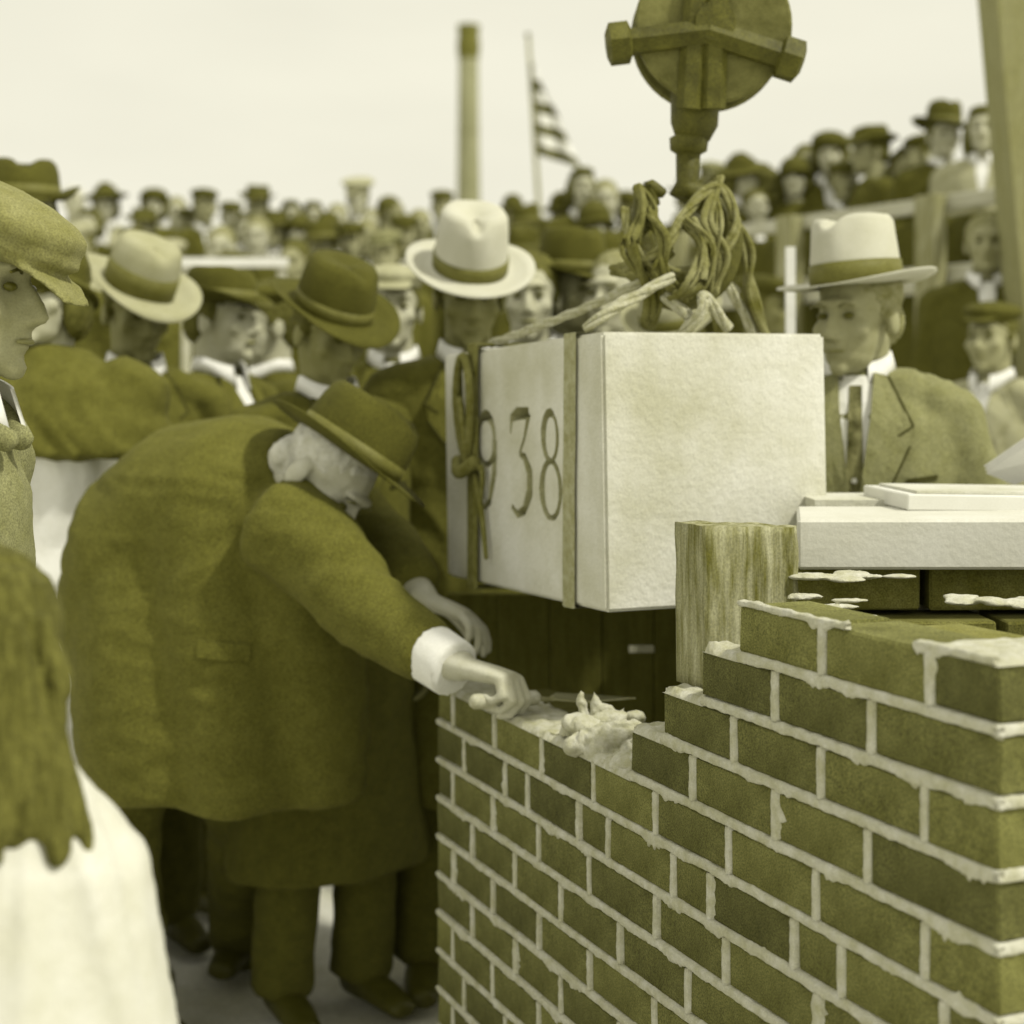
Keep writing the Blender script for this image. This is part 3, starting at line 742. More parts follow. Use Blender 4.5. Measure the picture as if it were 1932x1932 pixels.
#PEOPLE
# ------------------------------------------------------------------ people
I3 = Matrix.Identity(3)
def rot(yaw=0, pitch=0, roll=0):
    """head turn: yaw about z, pitch forward (nose down), roll sideways"""
    return Matrix.Rotation(R(yaw), 3, 'Z') @ Matrix.Rotation(R(roll), 3, 'Y') @ Matrix.Rotation(R(pitch), 3, 'X')
def stand(**kw):
    J = dict(head=(0, -.012, 1.63), HM=I3, neck=(0, .012, 1.47), chest=(0, .0, 1.27), waist=(0, .0, 1.06), pelvis=(0, 0, .93),
             shL=(.185, .01, 1.40), elL=(.225, .03, 1.12), wrL=(.215, -.06, .88), shR=(-.185, .01, 1.40), elR=(-.225, .03, 1.12), wrR=(-.215, -.06, .88),
             hipL=(.09, 0, .9), knL=(.10, -.02, .49), anL=(.105, .03, .09), hipR=(-.09, 0, .9), knR=(-.10, -.02, .49), anR=(-.105, .03, .09),
             toeL=(.12, -.13, .035), toeR=(-.12, -.13, .035), hdL=(0, -.25, -1), hdR=(0, -.25, -1), pnL=(-1, 0, 0), pnR=(1, 0, 0), ltL=(0, -1, 0), ltR=(0, -1, 0),
             curl=.45, side=(1, 0, 0))
    J.update(kw)
    return {k: (Vector(v) if isinstance(v, tuple) else v) for k, v in J.items()}
def head_shapes(g, c, M, s=1, var=0):
    def e(p, r): g.ell(c + M @ (Vector(p) * s), tuple(a * s for a in r), M)
    e((0, .014, .032), (.076, .094, .082)); e((0, -.03, -.02), (.063, .064, .088)); e((0, -.034, -.072), (.050 + var, .054, .042))
    e((0, -.076, -.098), (.021, .018, .017)); e((0, -.08, .034), (.048, .017, .011))
    for x in (-1, 1):
        e((x * .078, .012, -.012), (.009, .021, .032)); e((x * .043, -.062, -.022), (.022, .020, .020)); e((x * .011, -.096, -.036), (.009, .011, .008))
    g.loft([c + M @ Vector((0, -.086, .018)) * s, c + M @ Vector((0, -.102, -.010)) * s, c + M @ Vector((0, -.110, -.032)) * s], [.008 * s, .010 * s, .0125 * s], side=M @ Vector((1, 0, 0)), n=8)
    e((0, -.088, -.057), (.021, .011, .0055)); e((0, -.086, -.068), (.018, .011, .006))
def sockets(c, M, s=1):
    Mi = M.inverted()
    Cs = [np.array(c + M @ Vector((x * .031, -.088, .008)) * s) for x in (-1, 1)]; fw_ = np.array(M @ Vector((0, 1, 0)))
    mo = np.array(c + M @ Vector((0, -.098, -.0625)) * s)
    def f(co):
        for q in Cs:
            d = np.linalg.norm((co - q) / (.021 * s), axis=1); co = co + fw_ * (np.exp(-d * d) * .013 * s)[:, None]
        d = (co - mo); d2 = (d ** 2).sum(1); up = np.array(M @ Vector((0, 0, 1))); dz = d @ up
        co = co + fw_ * (np.exp(-d2 / (.022 * s) ** 2 - (dz / (.0035 * s)) ** 2) * .005 * s)[:, None]
        return co
    return f
def hand(g, w_, d, pn, lat, curl=.45, s=1, point=False):
    w_ = Vector(w_); d = Vector(d).normalized(); pn = Vector(pn); pn = (pn - d * pn.dot(d)).normalized(); lat = Vector(lat); lat = (lat - d * lat.dot(d) - pn * lat.dot(pn)).normalized()
    g.loft([w_ - d * .02 * s, w_ + d * .02 * s, w_ + d * .06 * s, w_ + d * .09 * s], [.025 * s, .031 * s, .039 * s, .038 * s], [.020 * s, .017 * s, .015 * s, .012 * s], side=lat, dome=.5)
    for i, (o, L) in enumerate(((.0295, .074), (.010, .082), (-.0095, .077), (-.028, .061))):
        th = 0; p = w_ + (d * (.088 - .004 * (i == 3)) + lat * o) * s; pts = [p - d * .01 * s, p]
        c_ = curl * (1 + .12 * i) * (.55 if point and i == 0 else 1)
        for f_, an in ((.45, 55), (.31, 62), (.24, 42)):
            th += R(an) * c_; p = p + (d * math.cos(th) + pn * math.sin(th) + lat * (.06 * (1.5 - i) * (1 - c_))) * L * f_ * s; pts.append(p)
        g.loft(pts, [.0095 * s, .0095 * s, .0088 * s, .0078 * s, .0066 * s], n=9, side=lat, dome=.8)
    b = w_ + (d * .022 + lat * .024) * s; d1 = (lat * .75 + d * .65 + pn * .25).normalized(); d2_ = (lat * .3 + d * .8 + pn * (.2 + .6 * curl)).normalized(); d3 = (d * .8 + pn * (.2 + .9 * curl) - lat * .1 * curl).normalized()
    g.loft([b, b + d1 * .038 * s, b + (d1 * .038 + d2_ * .030) * s, b + (d1 * .038 + d2_ * .030 + d3 * .024) * s], [.013 * s, .0115 * s, .010 * s, .008 * s], n=9, side=pn, dome=.8)
def body_shapes(g, J, s=1, thin=1):
    sd_ = J['side']
    g.loft([J['pelvis'], J['waist'], J['chest'], J['chest'].lerp(J['neck'], .62), J['neck']], [.155, .135, .155, .15, .058], [.10, .092, .105, .075, .056], side=sd_)
    g.loft([J['neck'] - (J['head'] - J['neck']) * .3, J['neck'], J['head'] + J['HM'] @ Vector((0, .03, -.03))], [.062, .056, .055], side=sd_)
    for q in 'LR':
        g.ell(J['sh' + q], .052)
        g.loft([J['sh' + q], J['sh' + q].lerp(J['el' + q], .5), J['el' + q], J['el' + q].lerp(J['wr' + q], .4), J['wr' + q]], [.048, .046, .038, .038, .026])
        g.loft([J['hip' + q], J['hip' + q].lerp(J['kn' + q], .5), J['kn' + q], J['kn' + q].lerp(J['an' + q], .35), J['an' + q]], [.082, .072, .052, .052, .036])
        g.loft([J['an' + q] + Vector((0, .03, -.04)), J['toe' + q]], [.034, .036], [.03, .022])
        hand(g, J['wr' + q], J['hd' + q], J['pn' + q], J['lt' + q], J['curl'])
    head_shapes(g, J['head'], J['HM'], 1, J.get('var', 0))
def coat_shapes(g, J, kind='jacket', fat=1.0):
    sd_ = J['side']; d = (J['neck'] - J['chest']).normalized()
    hem = {'longcoat': .36, 'jacket': .80, 'overcoat': .46, 'dress': .38}[kind]
    pts = [J['pelvis'] + Vector((0, 0, hem - J['pelvis'].z))] if J['pelvis'].z > hem else []
    pts += [J['pelvis'], J['waist'], J['chest'], J['chest'].lerp(J['neck'], .55), J['chest'].lerp(J['neck'], .80), J['neck'] + d * .012]
    a = [.205, .185, .178, .195, .178, .115, .068]; b = [.15, .142, .128, .138, .112, .085, .068]
    if kind in ('overcoat', 'longcoat'): a[0] = .235; b[0] = .17; a[1] = .20; b[1] = .155; a[2] = .19; b[2] = .145
    if kind == 'dress': a = [.25, .185, .14, .165, .15, .09, .055]; b = [.2, .14, .105, .13, .1, .07, .055]
    n = len(pts); a = [x * fat for x in a[-n:]]; b = [x * fat for x in b[-n:]]; a[-1] /= fat; b[-1] /= fat
    g.loft(pts, a, b, side=sd_, n=20, dome=.12)
    for q in 'LR':
        sh, el, wr = J['sh' + q], J['el' + q], J['wr' + q]; m_ = sh * .0 + J['neck'].lerp(sh, .45)
        g.loft([J['neck'].lerp(sh, .2) - d * .03, m_ - d * .004, sh + d * .002, sh.lerp(el, .25)], [.055, .058, .062, .062], [.075, .078, .072, .066], side=d, n=14)
        g.loft([sh, sh.lerp(el, .35), el, el.lerp(wr, .5), wr - (wr - el).normalized() * .012], [.070, .066, .058, .052, .046], n=14, dome=.15)
        g.ell(el, .057); g.ell(sh - d * .012, .069); g.ell(J['neck'].lerp(sh, .72) - d * .004, (.060, .064, .060))
def trouser_shapes(g, J):
    g.loft([J['pelvis'] + Vector((0, 0, -.06)), J['waist']], [.165, .15], [.12, .11], side=J['side'])
    for q in 'LR':
        g.loft([J['hip' + q], J['hip' + q].lerp(J['kn' + q], .5), J['kn' + q], J['kn' + q].lerp(J['an' + q], .5), J['an' + q] + Vector((0, 0, -.02))], [.108, .096, .078, .074, .076], dome=.1)
def shoe_mesh(J, q):
    g = G(); a = J['an' + q]; t = J['toe' + q]; d = (t - a); d.z = 0; L = d.length; d.normalize()
    h = a - d * .05; h.z = t.z + .012
    g.loft([h, a + Vector((0, 0, t.z + .018 - a.z)), a + d * L * .6 + Vector((0, 0, t.z + .012 - a.z)), t + d * .03], [.036, .042, .046, .036], [.042, .045, .032, .022], side=(-d.y, d.x, 0))
    g.loft([a + Vector((0, 0, .03)), a + Vector((0, 0, t.z - a.z + .02))], [.044, .044], n=12, dome=.2)
    return fuse(g, 'shoe', .008, 4)
def hair_mesh(c, M, style, seed=0):
    g = G()
    def e(p, r): g.ell(c + M @ Vector(p), r, M)
    e((0, .024, .046), (.082, .093, .084)); e((0, .060, -.012), (.070, .054, .062))
    if style == 'short':
        for x in (-1, 1): e((x * .072, .006, .012), (.012, .022, .030))
    if style == 'bob':
        for x in (-1, 1): e((x * .072, .018, -.02), (.030, .058, .078))
        e((0, .07, -.05), (.085, .05, .06)); e((0, -.03, .092), (.066, .055, .03))
    if style == 'long':
        for x in (-1, 1): e((x * .070, .02, -.05), (.034, .06, .11))
        e((0, .08, -.08), (.09, .05, .10)); e((0, -.02, .09), (.07, .06, .032))
    if style == 'fringe': e((0, .07, -.02), (.078, .04, .05))
    return fuse(g, 'hair', .007, 2, amp=.004, fs=30, seed=seed)
# ---- hats, local: base ring centre at origin, z up, front -y
def fedora(brim=.062, ch=.112, a=.086, b=.104, dent=.03, curl=.016, snap=.012, wide=1.0, seed=0, taper=.86, pinch=.012):
    n = 56; prof = [(1 + brim / .095, 0, 'b'), (1 + brim * .66 / .095, 0, 'b'), (1 + brim * .33 / .095, 0, 'b'), (1.0, .002, 'b'), (1.0, .02, 'c'), (.985, ch * .4, 'c'), (.95, ch * .7, 'c'), (taper + .03, ch * .9, 'c'), (taper - .06, ch * .985, 'c'), (taper - .22, ch, 't'), (.45, ch, 't'), (.22, ch, 't')]
    vs = []
    for f, z, k in prof:
        for i in range(n):
            th = 2 * math.pi * i / n; cx, cy = math.cos(th), math.sin(th)
            x, y = a * f * cx, b * f * cy
            if k == 'b':
                x = cx * (a + (f - 1) * .095 * wide); y = cy * (b + (f - 1) * .095 * wide); t = (f - 1) / (brim / .095)
                z_ = z + t * t * (curl * abs(cx) ** 2 * 1.6 + curl * .5 * max(0, cy) - snap * max(0, -cy) ** 2) + .002 * math.sin(th * 3 + seed)
            else:
                hfrac = z / ch; z_ = z - dent * math.exp(-(x / (a * .34)) ** 2) * max(0, hfrac - .72) / .28 * (.55 + .45 * (-cy if k == 't' or True else 0) * min(1, f / .6)) + .006 * max(0, -cy) * hfrac
                if pinch and cy < -.1:
                    pn_ = pinch * math.exp(-((abs(cx) - .55) / .28) ** 2) * max(0, hfrac - .35); x -= math.copysign(pn_, cx); y += pn_ * .7
            vs.append((x, y, z_))
    m = len(prof); fs = [(j * n + i, j * n + (i + 1) % n, (j + 1) * n + (i + 1) % n, (j + 1) * n + i) for j in range(m - 1) for i in range(n)]
    vs.append((0, 0, ch - dent * .8)); fs += [((m - 1) * n + i, (m - 1) * n + (i + 1) % n, len(vs) - 1) for i in range(n)]
    me = G().add(vs, fs).mesh('hat', True)
    bm = bmesh.new(); bm.from_mesh(me); bmesh.ops.recalc_face_normals(bm, faces=bm.faces[:]); bmesh.ops.solidify(bm, geom=bm.faces[:], thickness=-.0028); bm.to_mesh(me); bm.free()
    me.polygons.foreach_set('use_smooth', [True] * len(me.polygons)); return me
def hatband(a=.086, b=.104, z0=.003, z1=.040):
    n = 48; vs = []
    for z, o in ((z0, .0005), (z0, .0032), ((z0 + z1) / 2, .0036), (z1, .0028), (z1, -.001)):
        for i in range(n):
            th = 2 * math.pi * i / n; vs.append(((a + o) * math.cos(th), (b + o) * math.sin(th), z))
    return G().add(vs, [(j * n + i, j * n + (i + 1) % n, (j + 1) * n + (i + 1) % n, (j + 1) * n + i) for j in range(4) for i in range(n)]).mesh('hat_band', True)
def cap_mesh(kind, seed=0):
    g = G()
    if kind == 'cap':
        g.ell((0, .012, .022), (.098, .118, .038)); g.ell((0, 0, .0), (.083, .10, .025)); g.loft([(0, -.085, .0), (0, -.135, -.012)], [.062, .045], [.007, .004], n=12)
    if kind == 'peaked':
        g.loft([(0, 0, -.01), (0, 0, .035), (0, .0, .06), (0, -.005, .08)], [.086, .088, .125, .118], [.104, .106, .140, .132], n=24, dome=.12); g.loft([(0, -.085, .0), (0, -.15, -.028)], [.07, .05], [.006, .004], n=12)
    if kind == 'cloche':
        g.ell((0, .01, .0), (.096, .115, .095)); g.loft([(0, .0, -.035), (0, -.004, -.045)], [.112, .122], [.13, .142], n=20, dome=.2)
    if kind == 'fur':
        g.ell((0, .01, .02), (.105, .12, .065)); g.ell((0, .03, -.02), (.108, .105, .05))
    if kind == 'bowler':
        g.ell((0, 0, .035), (.085, .102, .085)); g.loft([(0, 0, -.002), (0, 0, .004)], [.135, .140], [.150, .155], n=24, dome=.2)
    if kind == 'widebrim':
        g.loft([(0, 0, -.002), (0, 0, .003)], [.165, .168], [.175, .178], n=24, dome=.2); g.loft([(0, 0, 0), (0, 0, .06), (0, 0, .075)], [.088, .082, .06], [.105, .1, .075], n=20)
    if kind == 'scarf':
        g.ell((0, .016, -.02), (.088, .102, .096)); g.ell((0, .03, -.08), (.075, .06, .06))
    return fuse(g, 'hat', .0055, 2, amp=.010 if kind == 'fur' else .0015, fs=45 if kind == 'fur' else 14, seed=seed)
CACHE = {}
def cached(key, fn):
    if key not in CACHE: CACHE[key] = fn()
    return CACHE[key]
def hat_mesh(kind):
    if kind == 'fedora': return cached('fedora', lambda: fedora())
    if kind == 'fedora_low': return cached('fedora_low', lambda: fedora(brim=.05, ch=.095, dent=.035, curl=.024))
    if kind == 'fedora_big': return cached('fedora_big', lambda: fedora(brim=.072, ch=.125, dent=.02, curl=.02, snap=.02))
    return cached('hat' + kind, lambda: cap_mesh(kind))
HATZ = {'cap': .075, 'peaked': .062, 'cloche': .052, 'fur': .06, 'bowler': .058, 'widebrim': .065, 'scarf': .05}
def add_hat(root, kind, m, c, M, band=None, tilt=(0, 0), dz=0, me=None, bw_=None):
    h = link('hat', me or hat_mesh(kind), m, root)
    Mt = (M @ Matrix.Rotation(R(tilt[0]), 3, 'X') @ Matrix.Rotation(R(tilt[1]), 3, 'Y'))
    h.matrix_local = Matrix.Translation(c + M @ Vector((0, .008, HATZ.get(kind, .052) + dz))) @ Mt.to_4x4()
    if band is not None and kind.startswith('fedora'): link('hat_band', cached(('band', bw_), lambda: hatband(z1=bw_ or .036)), band, h)
    return h
def add_face(root, c, M, brow=M_HAIRD, s=1, far=False):
    ge = cached('eye', lambda: G().ell((0, 0, 0), (.012, .009, .0065), n=10, m=7).mesh('eye', True))
    gb = cached('eyebrow', lambda: (lambda g: g.loft([(-.019, .003, -.002), (-.004, -.002, .003), (.018, .004, -.001)], [.0025, .003, .002], n=7).mesh('eyebrow', True))(G()))
    gm = cached('mouth', lambda: (lambda g: g.loft([(-.023, .007, 0), (0, -.0, .001), (.023, .007, 0)], [.0028, .0045, .0028], [.0035, .004, .0035], n=7, side=(0, 0, 1)).mesh('mouth', True))(G()))
    for x in (-1, 1):
        e = link('eye', ge, M_EYE, root); e.matrix_local = Matrix.Translation(c + M @ Vector((x * .031, -.0785, .008)) * s) @ M.to_4x4()
        if far: continue
        b = link('eyebrow', gb, brow, root); b.matrix_local = Matrix.Translation(c + M @ Vector((x * .033, -.090, .028)) * s) @ M.to_4x4()
    if far: return
    b = link('mouth', gm, M_LIP, root); b.matrix_local = Matrix.Translation(c + M @ Vector((0, -.0975, -.0625)) * s) @ M.to_4x4()
def edge_line(cm, root, pts, w_, m, name):
    for a, b in zip(pts[:-1], pts[1:]):
        d = Vector((b[0] - a[0], b[1] - a[1])).normalized() * w_
        patch(cm, [(a[0] - d.y, a[1] + d.x), (b[0] - d.y, b[1] + d.x), (b[0] + d.y, b[1] - d.x), (a[0] + d.y, a[1] - d.x)], .0205, .004, name, m, root, sub=2)
def patch(me, poly, off, th, name, m, root, sub=5, m_=None):
    """a piece of cloth cut to the outline poly (x, z) laid on the front of mesh me"""
    bvh = BVHTree.FromPolygons([v.co for v in me.vertices], [p.vertices for p in me.polygons])
    bm = bmesh.new(); f = bm.faces.new([bm.verts.new((x, -1, z)) for x, z in poly])
    bmesh.ops.triangulate(bm, faces=[f]); bmesh.ops.subdivide_edges(bm, edges=bm.edges[:], cuts=sub, use_grid_fill=True)
    ly = None
    for v in bm.verts:
        h = bvh.ray_cast(Vector((v.co.x, -1, v.co.z)), Vector((0, 1, 0)))[0]
        y = h.y if h is not None else (ly if ly is not None else -.08)
        ly = y; v.co.y = y - off
    bmesh.ops.recalc_face_normals(bm, faces=bm.faces[:])
    r = bmesh.ops.extrude_face_region(bm, geom=bm.faces[:])
    for v in [e for e in r['geom'] if isinstance(e, bmesh.types.BMVert)]: v.co.y += th + off
    bmesh.ops.recalc_face_normals(bm, faces=bm.faces[:])
    me2 = bpy.data.meshes.new(name); bm.to_mesh(me2); bm.free()
    return link(name, me2, m, root, smooth=False)
def collar_mesh(nk, M=I3, r=.064, h=.036, open_=.35, th=.005, flare=.010):
    n = 30; vs = []
    for i in range(n + 1):
        a = -math.pi / 2 + open_ + (2 * math.pi - 2 * open_) * i / n
        fr = max(0, -math.sin(a)); tip = max(0, (abs(i - n / 2) / (n / 2) - .72) / .28)
        for k_, (rr, z) in enumerate(((r, h), (r + th, h), (r + th + flare, 0), (r + flare, 0))):
            z_ = z - fr * .028 - (tip * .028 if k_ > 1 else 0)
            vs.append(nk + M @ Vector((rr * math.cos(a), rr * 1.05 * math.sin(a) - (tip * .01 if k_ > 1 else 0), z_)))
    fs = [(i * 4 + k_, i * 4 + (k_ + 1) % 4, (i + 1) * 4 + (k_ + 1) % 4, (i + 1) * 4 + k_) for i in range(n) for k_ in range(4)] + [(0, 1, 2, 3), (n * 4 + 3, n * 4 + 2, n * 4 + 1, n * 4)]
    return G().add(vs, fs).mesh('shirt_collar', True)
STD = stand()
def neckline(root, cm, coat, shirt='tie', tie=M_BAND, key=None, depth=1.24, lo=.011):
    def go(k_, fn): return fn()
    if shirt in ('tie', 'open', 'white'):
        patch(cm, [(-.040, 1.475), (.040, 1.475), (.030, 1.40), (0, depth), (-.030, 1.40)], .003, .004, 'shirt', M_WHITE, root)
        link('shirt_collar', cached('collar', lambda: collar_mesh(Vector((0, -.002, 1.492)))), M_WHITE, root)
        for s_ in (-1, 1):
            P_ = [(s_ * .036, 1.482), (s_ * .062, 1.475), (s_ * .112, 1.375), (s_ * .082, 1.355), (s_ * .105, 1.335), (s_ * .012, depth - .03), (s_ * .000, depth), (s_ * .030, 1.39)]
            patch(cm, P_, lo, .004, 'lapel', coat, root, sub=3)
    if shirt == 'tie':
        patch(cm, [(-.012, 1.455), (.012, 1.455), (.010, 1.43), (.019, depth + .04), (0, depth + .005), (-.019, depth + .04), (-.010, 1.43)], .007, .004, 'tie', tie, root, sub=3)
CN = [0]
def crowd(label, px, py, D, floor, skin=M_SKIN, coat=M_WOOL, hat=None, hm=M_FELTD, hair='short', hairm=M_HAIRD, yaw=0, kind='overcoat', shirt='tie', tilt=(4, 0), group='spectators standing in the crowd', band=M_BAND, tm=M_WOOLB):
    hp_ = P(px, py, D); s_ = (hp_.z - floor) / 1.63
    CN[0] += 1; v_ = CN[0] % 3
    root = empty('person', (hp_.x, hp_.y, floor), R(yaw + random.uniform(-16, 16))); s_ = min(1.22, max(.6, s_)); root.scale = (s_ ** .5, s_ ** .5, s_); root['label'] = label; root['category'] = 'person'; root['group'] = group
    def body():
        J = stand(var=(.0, .005, -.004)[v_]); g = G(); body_shapes(g, J); return fuse(g, 'body', .0085, 2, post=sockets(J['head'], I3))
    link('body', cached(('body', v_), body), skin, root)
    def cmesh():
        g = G(); coat_shapes(g, STD, kind, (1.0, 1.06, .96)[v_]); return fuse(g, 'coat', .015, 3, amp=.007, fs=7, seed=v_ * 5, stretch=(1, 1, .4))
    cm = cached(('coat', kind, v_), cmesh)
    link('dress' if kind == 'dress' else 'coat', cm, coat, root)
    if shirt:
        ck = ('neck', kind, v_, shirt)
        if ck not in CACHE:
            before = set(o.name for o in root.children); neckline(root, cm, coat, shirt); CACHE[ck] = [(o.name.split('.')[0], o.data, o.material_slots[0].material) for o in root.children if o.name not in before]
            for o in root.children:
                if o.name.startswith('lapel'): o.material_slots[0].material = coat
        else:
            for nme, d_, mm_ in CACHE[ck]: link(nme, d_, coat if nme == 'lapel' else mm_, root)
    if kind != 'dress' and floor < 1.0:
        def tmesh():
            g = G(); trouser_shapes(g, STD); return fuse(g, 'trousers', .014, 3, amp=.004, fs=8)
        link('trousers', cached('trousers', tmesh), tm, root)
        for q in 'LR': link('shoe', cached('shoe' + q, lambda: shoe_mesh(STD, q)), M_SHOE, root)
    if hair: link('hair', cached(('hair', hair), lambda: hair_mesh(STD['head'], I3, hair)), hairm, root)
    add_face(root, STD['head'], I3, hairm, far=D > 7)
    if hat: add_hat(root, hat, hm, STD['head'], I3, band, (tilt[0] + random.uniform(-5, 7), tilt[1] + random.uniform(-6, 6)))
    return root

BANK = 'spectators in the far crowd on the bank'
def bank(label, px, py, D=12, **kw): return crowd(label, px, py, D, ground_z(P(px, py, D).x, D), group=BANK, **kw)
bank('pale bare-headed spectator farthest left in the back row beside the big cap', 140, 382, 12.5, skin=M_SKINP, coat=M_WOOLP, hair='short', hairm=M_HAIRW, shirt=None)
bank('woman in a wide dark hat and pale coat at the left end of its row', 200, 388, 11.5, skin=M_SKINP, coat=M_WOOLP, hat='widebrim', hair='bob', shirt='open', kind='overcoat')
bank('woman in a round dark fur hat in the left part of the back row', 291, 392, 11.8, skin=M_SKINP, coat=M_WOOL, hat='fur', hair='bob', shirt=None, yaw=12)
bank('bare-headed pale spectator just right of the round fur hat', 333, 402, 12.2, skin=M_SKINP, coat=M_WOOLP, shirt='open', hairm=M_HAIRG)
bank('broad man in a black coat and cap left of the barrier rail', 386, 392, 11.0, coat=M_WOOLB, hat='cap', yaw=15)
bank('small pale-faced spectator looking over the black-coated man\'s shoulder', 436, 412, 12.4, skin=M_SKINP, coat=M_WOOLG, hat='cap', shirt='open')
bank('man in a low dark creased hat in the middle of the back row', 487, 388, 11.6, coat=M_WOOLB, hat='fedora_low', hm=M_FELTD, shirt='open')
bank('woman with short dark hair and a white collar in the back row', 549, 408, 11.8, skin=M_SKINP, coat=M_WOOLB, hair='bob', shirt='open')
bank('woman with long dark hair framing her pale face in the back row', 590, 410, 11.6, skin=M_SKINP, coat=M_WOOLB, hair='long', shirt='open')
bank('pale bare-headed man two places left of the tall white-capped man', 636, 414, 11.6, skin=M_SKINP, coat=M_WOOL, hairm=M_HAIRG)
bank('tall man in a pale-topped peaked cap standing above the back row', 675, 378, 12.2, skin=M_SKINP, coat=M_WOOLP, hat='peaked', hm=M_FELTG, shirt='open')
bank('pale face directly under the tall peaked-cap man in the back row', 701, 424, 11.2, skin=M_SKINP, coat=M_WOOL, shirt='open', hairm=M_HAIRG)
bank('dark-haired spectator turned sideways left of the white hat', 737, 402, 11.2, skin=M_SKIN, coat=M_WOOLB, yaw=70, shirt=None)
bank('grey-haired bare-headed man beside the crown of the white hat', 792, 428, 10.8, skin=M_SKIN, coat=M_WOOL, hair='fringe', hairm=M_HAIRG)
bank('man in a dark flat cap just left of the chimney foot', 834, 392, 12.4, coat=M_WOOLB, hat='cap', hm=M_FELTD)
bank('man in a dark hat just right of the white hat\'s crown', 968, 408, 12.6, coat=M_WOOLB, hat='bowler')
bank('dark-coated man behind the flagpole foot', 1012, 440, 11.2, coat=M_WOOLB, hat='cap', shirt=None)
bank('man in a black bowler left of the pale-faced pair by the flag', 1062, 412, 10.6, skin=M_SKIN, coat=M_WOOLB, hat='bowler', yaw=-20)
bank('dark-haired man under the tip of the flag', 1098, 358, 10.4, skin=M_SKINP, coat=M_WOOLB, hair='bob', shirt='white', yaw=20)
bank('pale hatless man with an open white collar right of the flag tip', 1142, 382, 10.2, skin=M_SKINP, coat=M_WOOLB, hairm=M_HAIRG, shirt='white')
bank('spectator half hidden behind the rope coils at their left', 1186, 402, 10.4, skin=M_SKIN, coat=M_WOOLB, hat='cap')
# second and third rows, lower on the slope
for i, (lab, px, py, D, kw) in enumerate((
    ('pale-faced child in white above the barrier rail', 486, 452, 9.9, dict(skin=M_SKINP, coat=M_WHITE, hairm=M_HAIRG, shirt=None)),
    ('bare-headed person in white at the left end of the barrier rail', 418, 474, 9.4, dict(skin=M_SKINP, coat=M_WHITE, hair='fringe', hairm=M_HAIRG, shirt=None)),
    ('grey-hatted man in the second row below the long-haired woman', 606, 474, 9.6, dict(coat=M_WOOLB, hat='fedora', hm=M_FELTD)),
    ('dark-coated man in the second row left of the peaked cap', 660, 462, 9.9, dict(coat=M_WOOL, hat='cap', hm=M_FELTD)),
    ('capped man in the second row close behind the white hat\'s brim', 728, 486, 9.2, dict(coat=M_WOOL, hat='cap', hm=M_WOOLG)),
    ('dark-hatted man in the second row under the barrier rail', 500, 560, 8.6, dict(coat=M_WOOLB, hat='fedora')),
    ('bare-headed man in the second row above the dark hat of the bowed man', 556, 500, 9.2, dict(coat=M_WOOLB)),
    ('man in a dark suit behind the grey fedora\'s crown', 320, 500, 9.4, dict(coat=M_WOOL, hat='cap', hm=M_FELTG)),
    ('pale-coated woman behind the left side of the grey fedora', 252, 470, 9.8, dict(skin=M_SKINP, coat=M_WOOLP, hair='bob', shirt=None)),
    ('pale shouldered person between the big cap and the grey fedora', 150, 470, 9.4, dict(coat=M_WOOLP, hat='cap', hm=M_FELTG, shirt=None)),
    ('dark-hatted man in the second row right of the white hat', 988, 470, 9.0, dict(coat=M_WOOLB, hat='fedora')),
    ('man turned away in the second row below the flagpole', 1030, 478, 8.8, dict(coat=M_WOOLB, hair='short', yaw=170, shirt=None)),
    ('dark-coated man in the second row below the open white collar', 1150, 470, 8.8, dict(coat=M_WOOLB, hat='bowler', yaw=-15)),
    ('low dark-capped man in the second row behind the bowed man\'s hat', 440, 530, 8.5, dict(coat=M_WOOLB, hat='cap')),
    ('dark-clad man filling the gap behind the rope coils', 1255, 450, 8.9, dict(coat=M_WOOLB, hat='fedora')),
    ('man in black behind the lower rope loops', 1330, 470, 8.6, dict(coat=M_WOOLB, hat='cap')),
)):
    fz = ground_z(P(px, py, D).x, D)
    crowd(lab, px, py, D, fz, group='spectators in the second row', **kw)
for i, (lab, px, py, D, kw) in enumerate((
    ('short man in a dark cap between the fur hat and the black-coated man', 358, 425, 11.2, dict(hat='cap')),
    ('dark-haired girl low in the back row beside the rail', 462, 432, 11.0, dict(skin=M_SKINP, hair='bob', shirt='open')),
    ('dark-coated man low in the back row under the low creased hat', 520, 436, 10.8, dict(hat='fedora_low')),
    ('woman in a dark cloche low in the back row left of the long-haired woman', 566, 440, 10.8, dict(skin=M_SKINP, hat='cloche', hair='bob')),
    ('man in a dark bowler low in the back row right of the long-haired woman', 620, 446, 10.6, dict(hat='bowler')),
    ('bare-headed man low in the back row right of the peaked cap', 690, 452, 10.2, dict(hairm=M_HAIRG)),
    ('dark-capped man low in the back row left of the bald-fringed man', 762, 446, 10.2, dict(hat='cap')),
    ('dark-hatted man low in the back row between flagpole and white hat', 992, 440, 10.0, dict(hat='fedora')),
    ('woman in a dark cloche behind the creased-hat man below the flag', 1122, 430, 9.6, dict(skin=M_SKINP, hat='cloche', hair='bob')),
    ('dark-coated woman at the left end of the back row below the pale hatless one', 170, 425, 11.0, dict(skin=M_SKINP, hair='bob')),
    ('man in a dark hat low in the back row below the round fur hat', 272, 432, 10.8, dict(hat='fedora_low')),
)):
    crowd(lab, px, py, D, ground_z(P(px, py, D).x, D), group=BANK, coat=M_WOOLB, **kw)
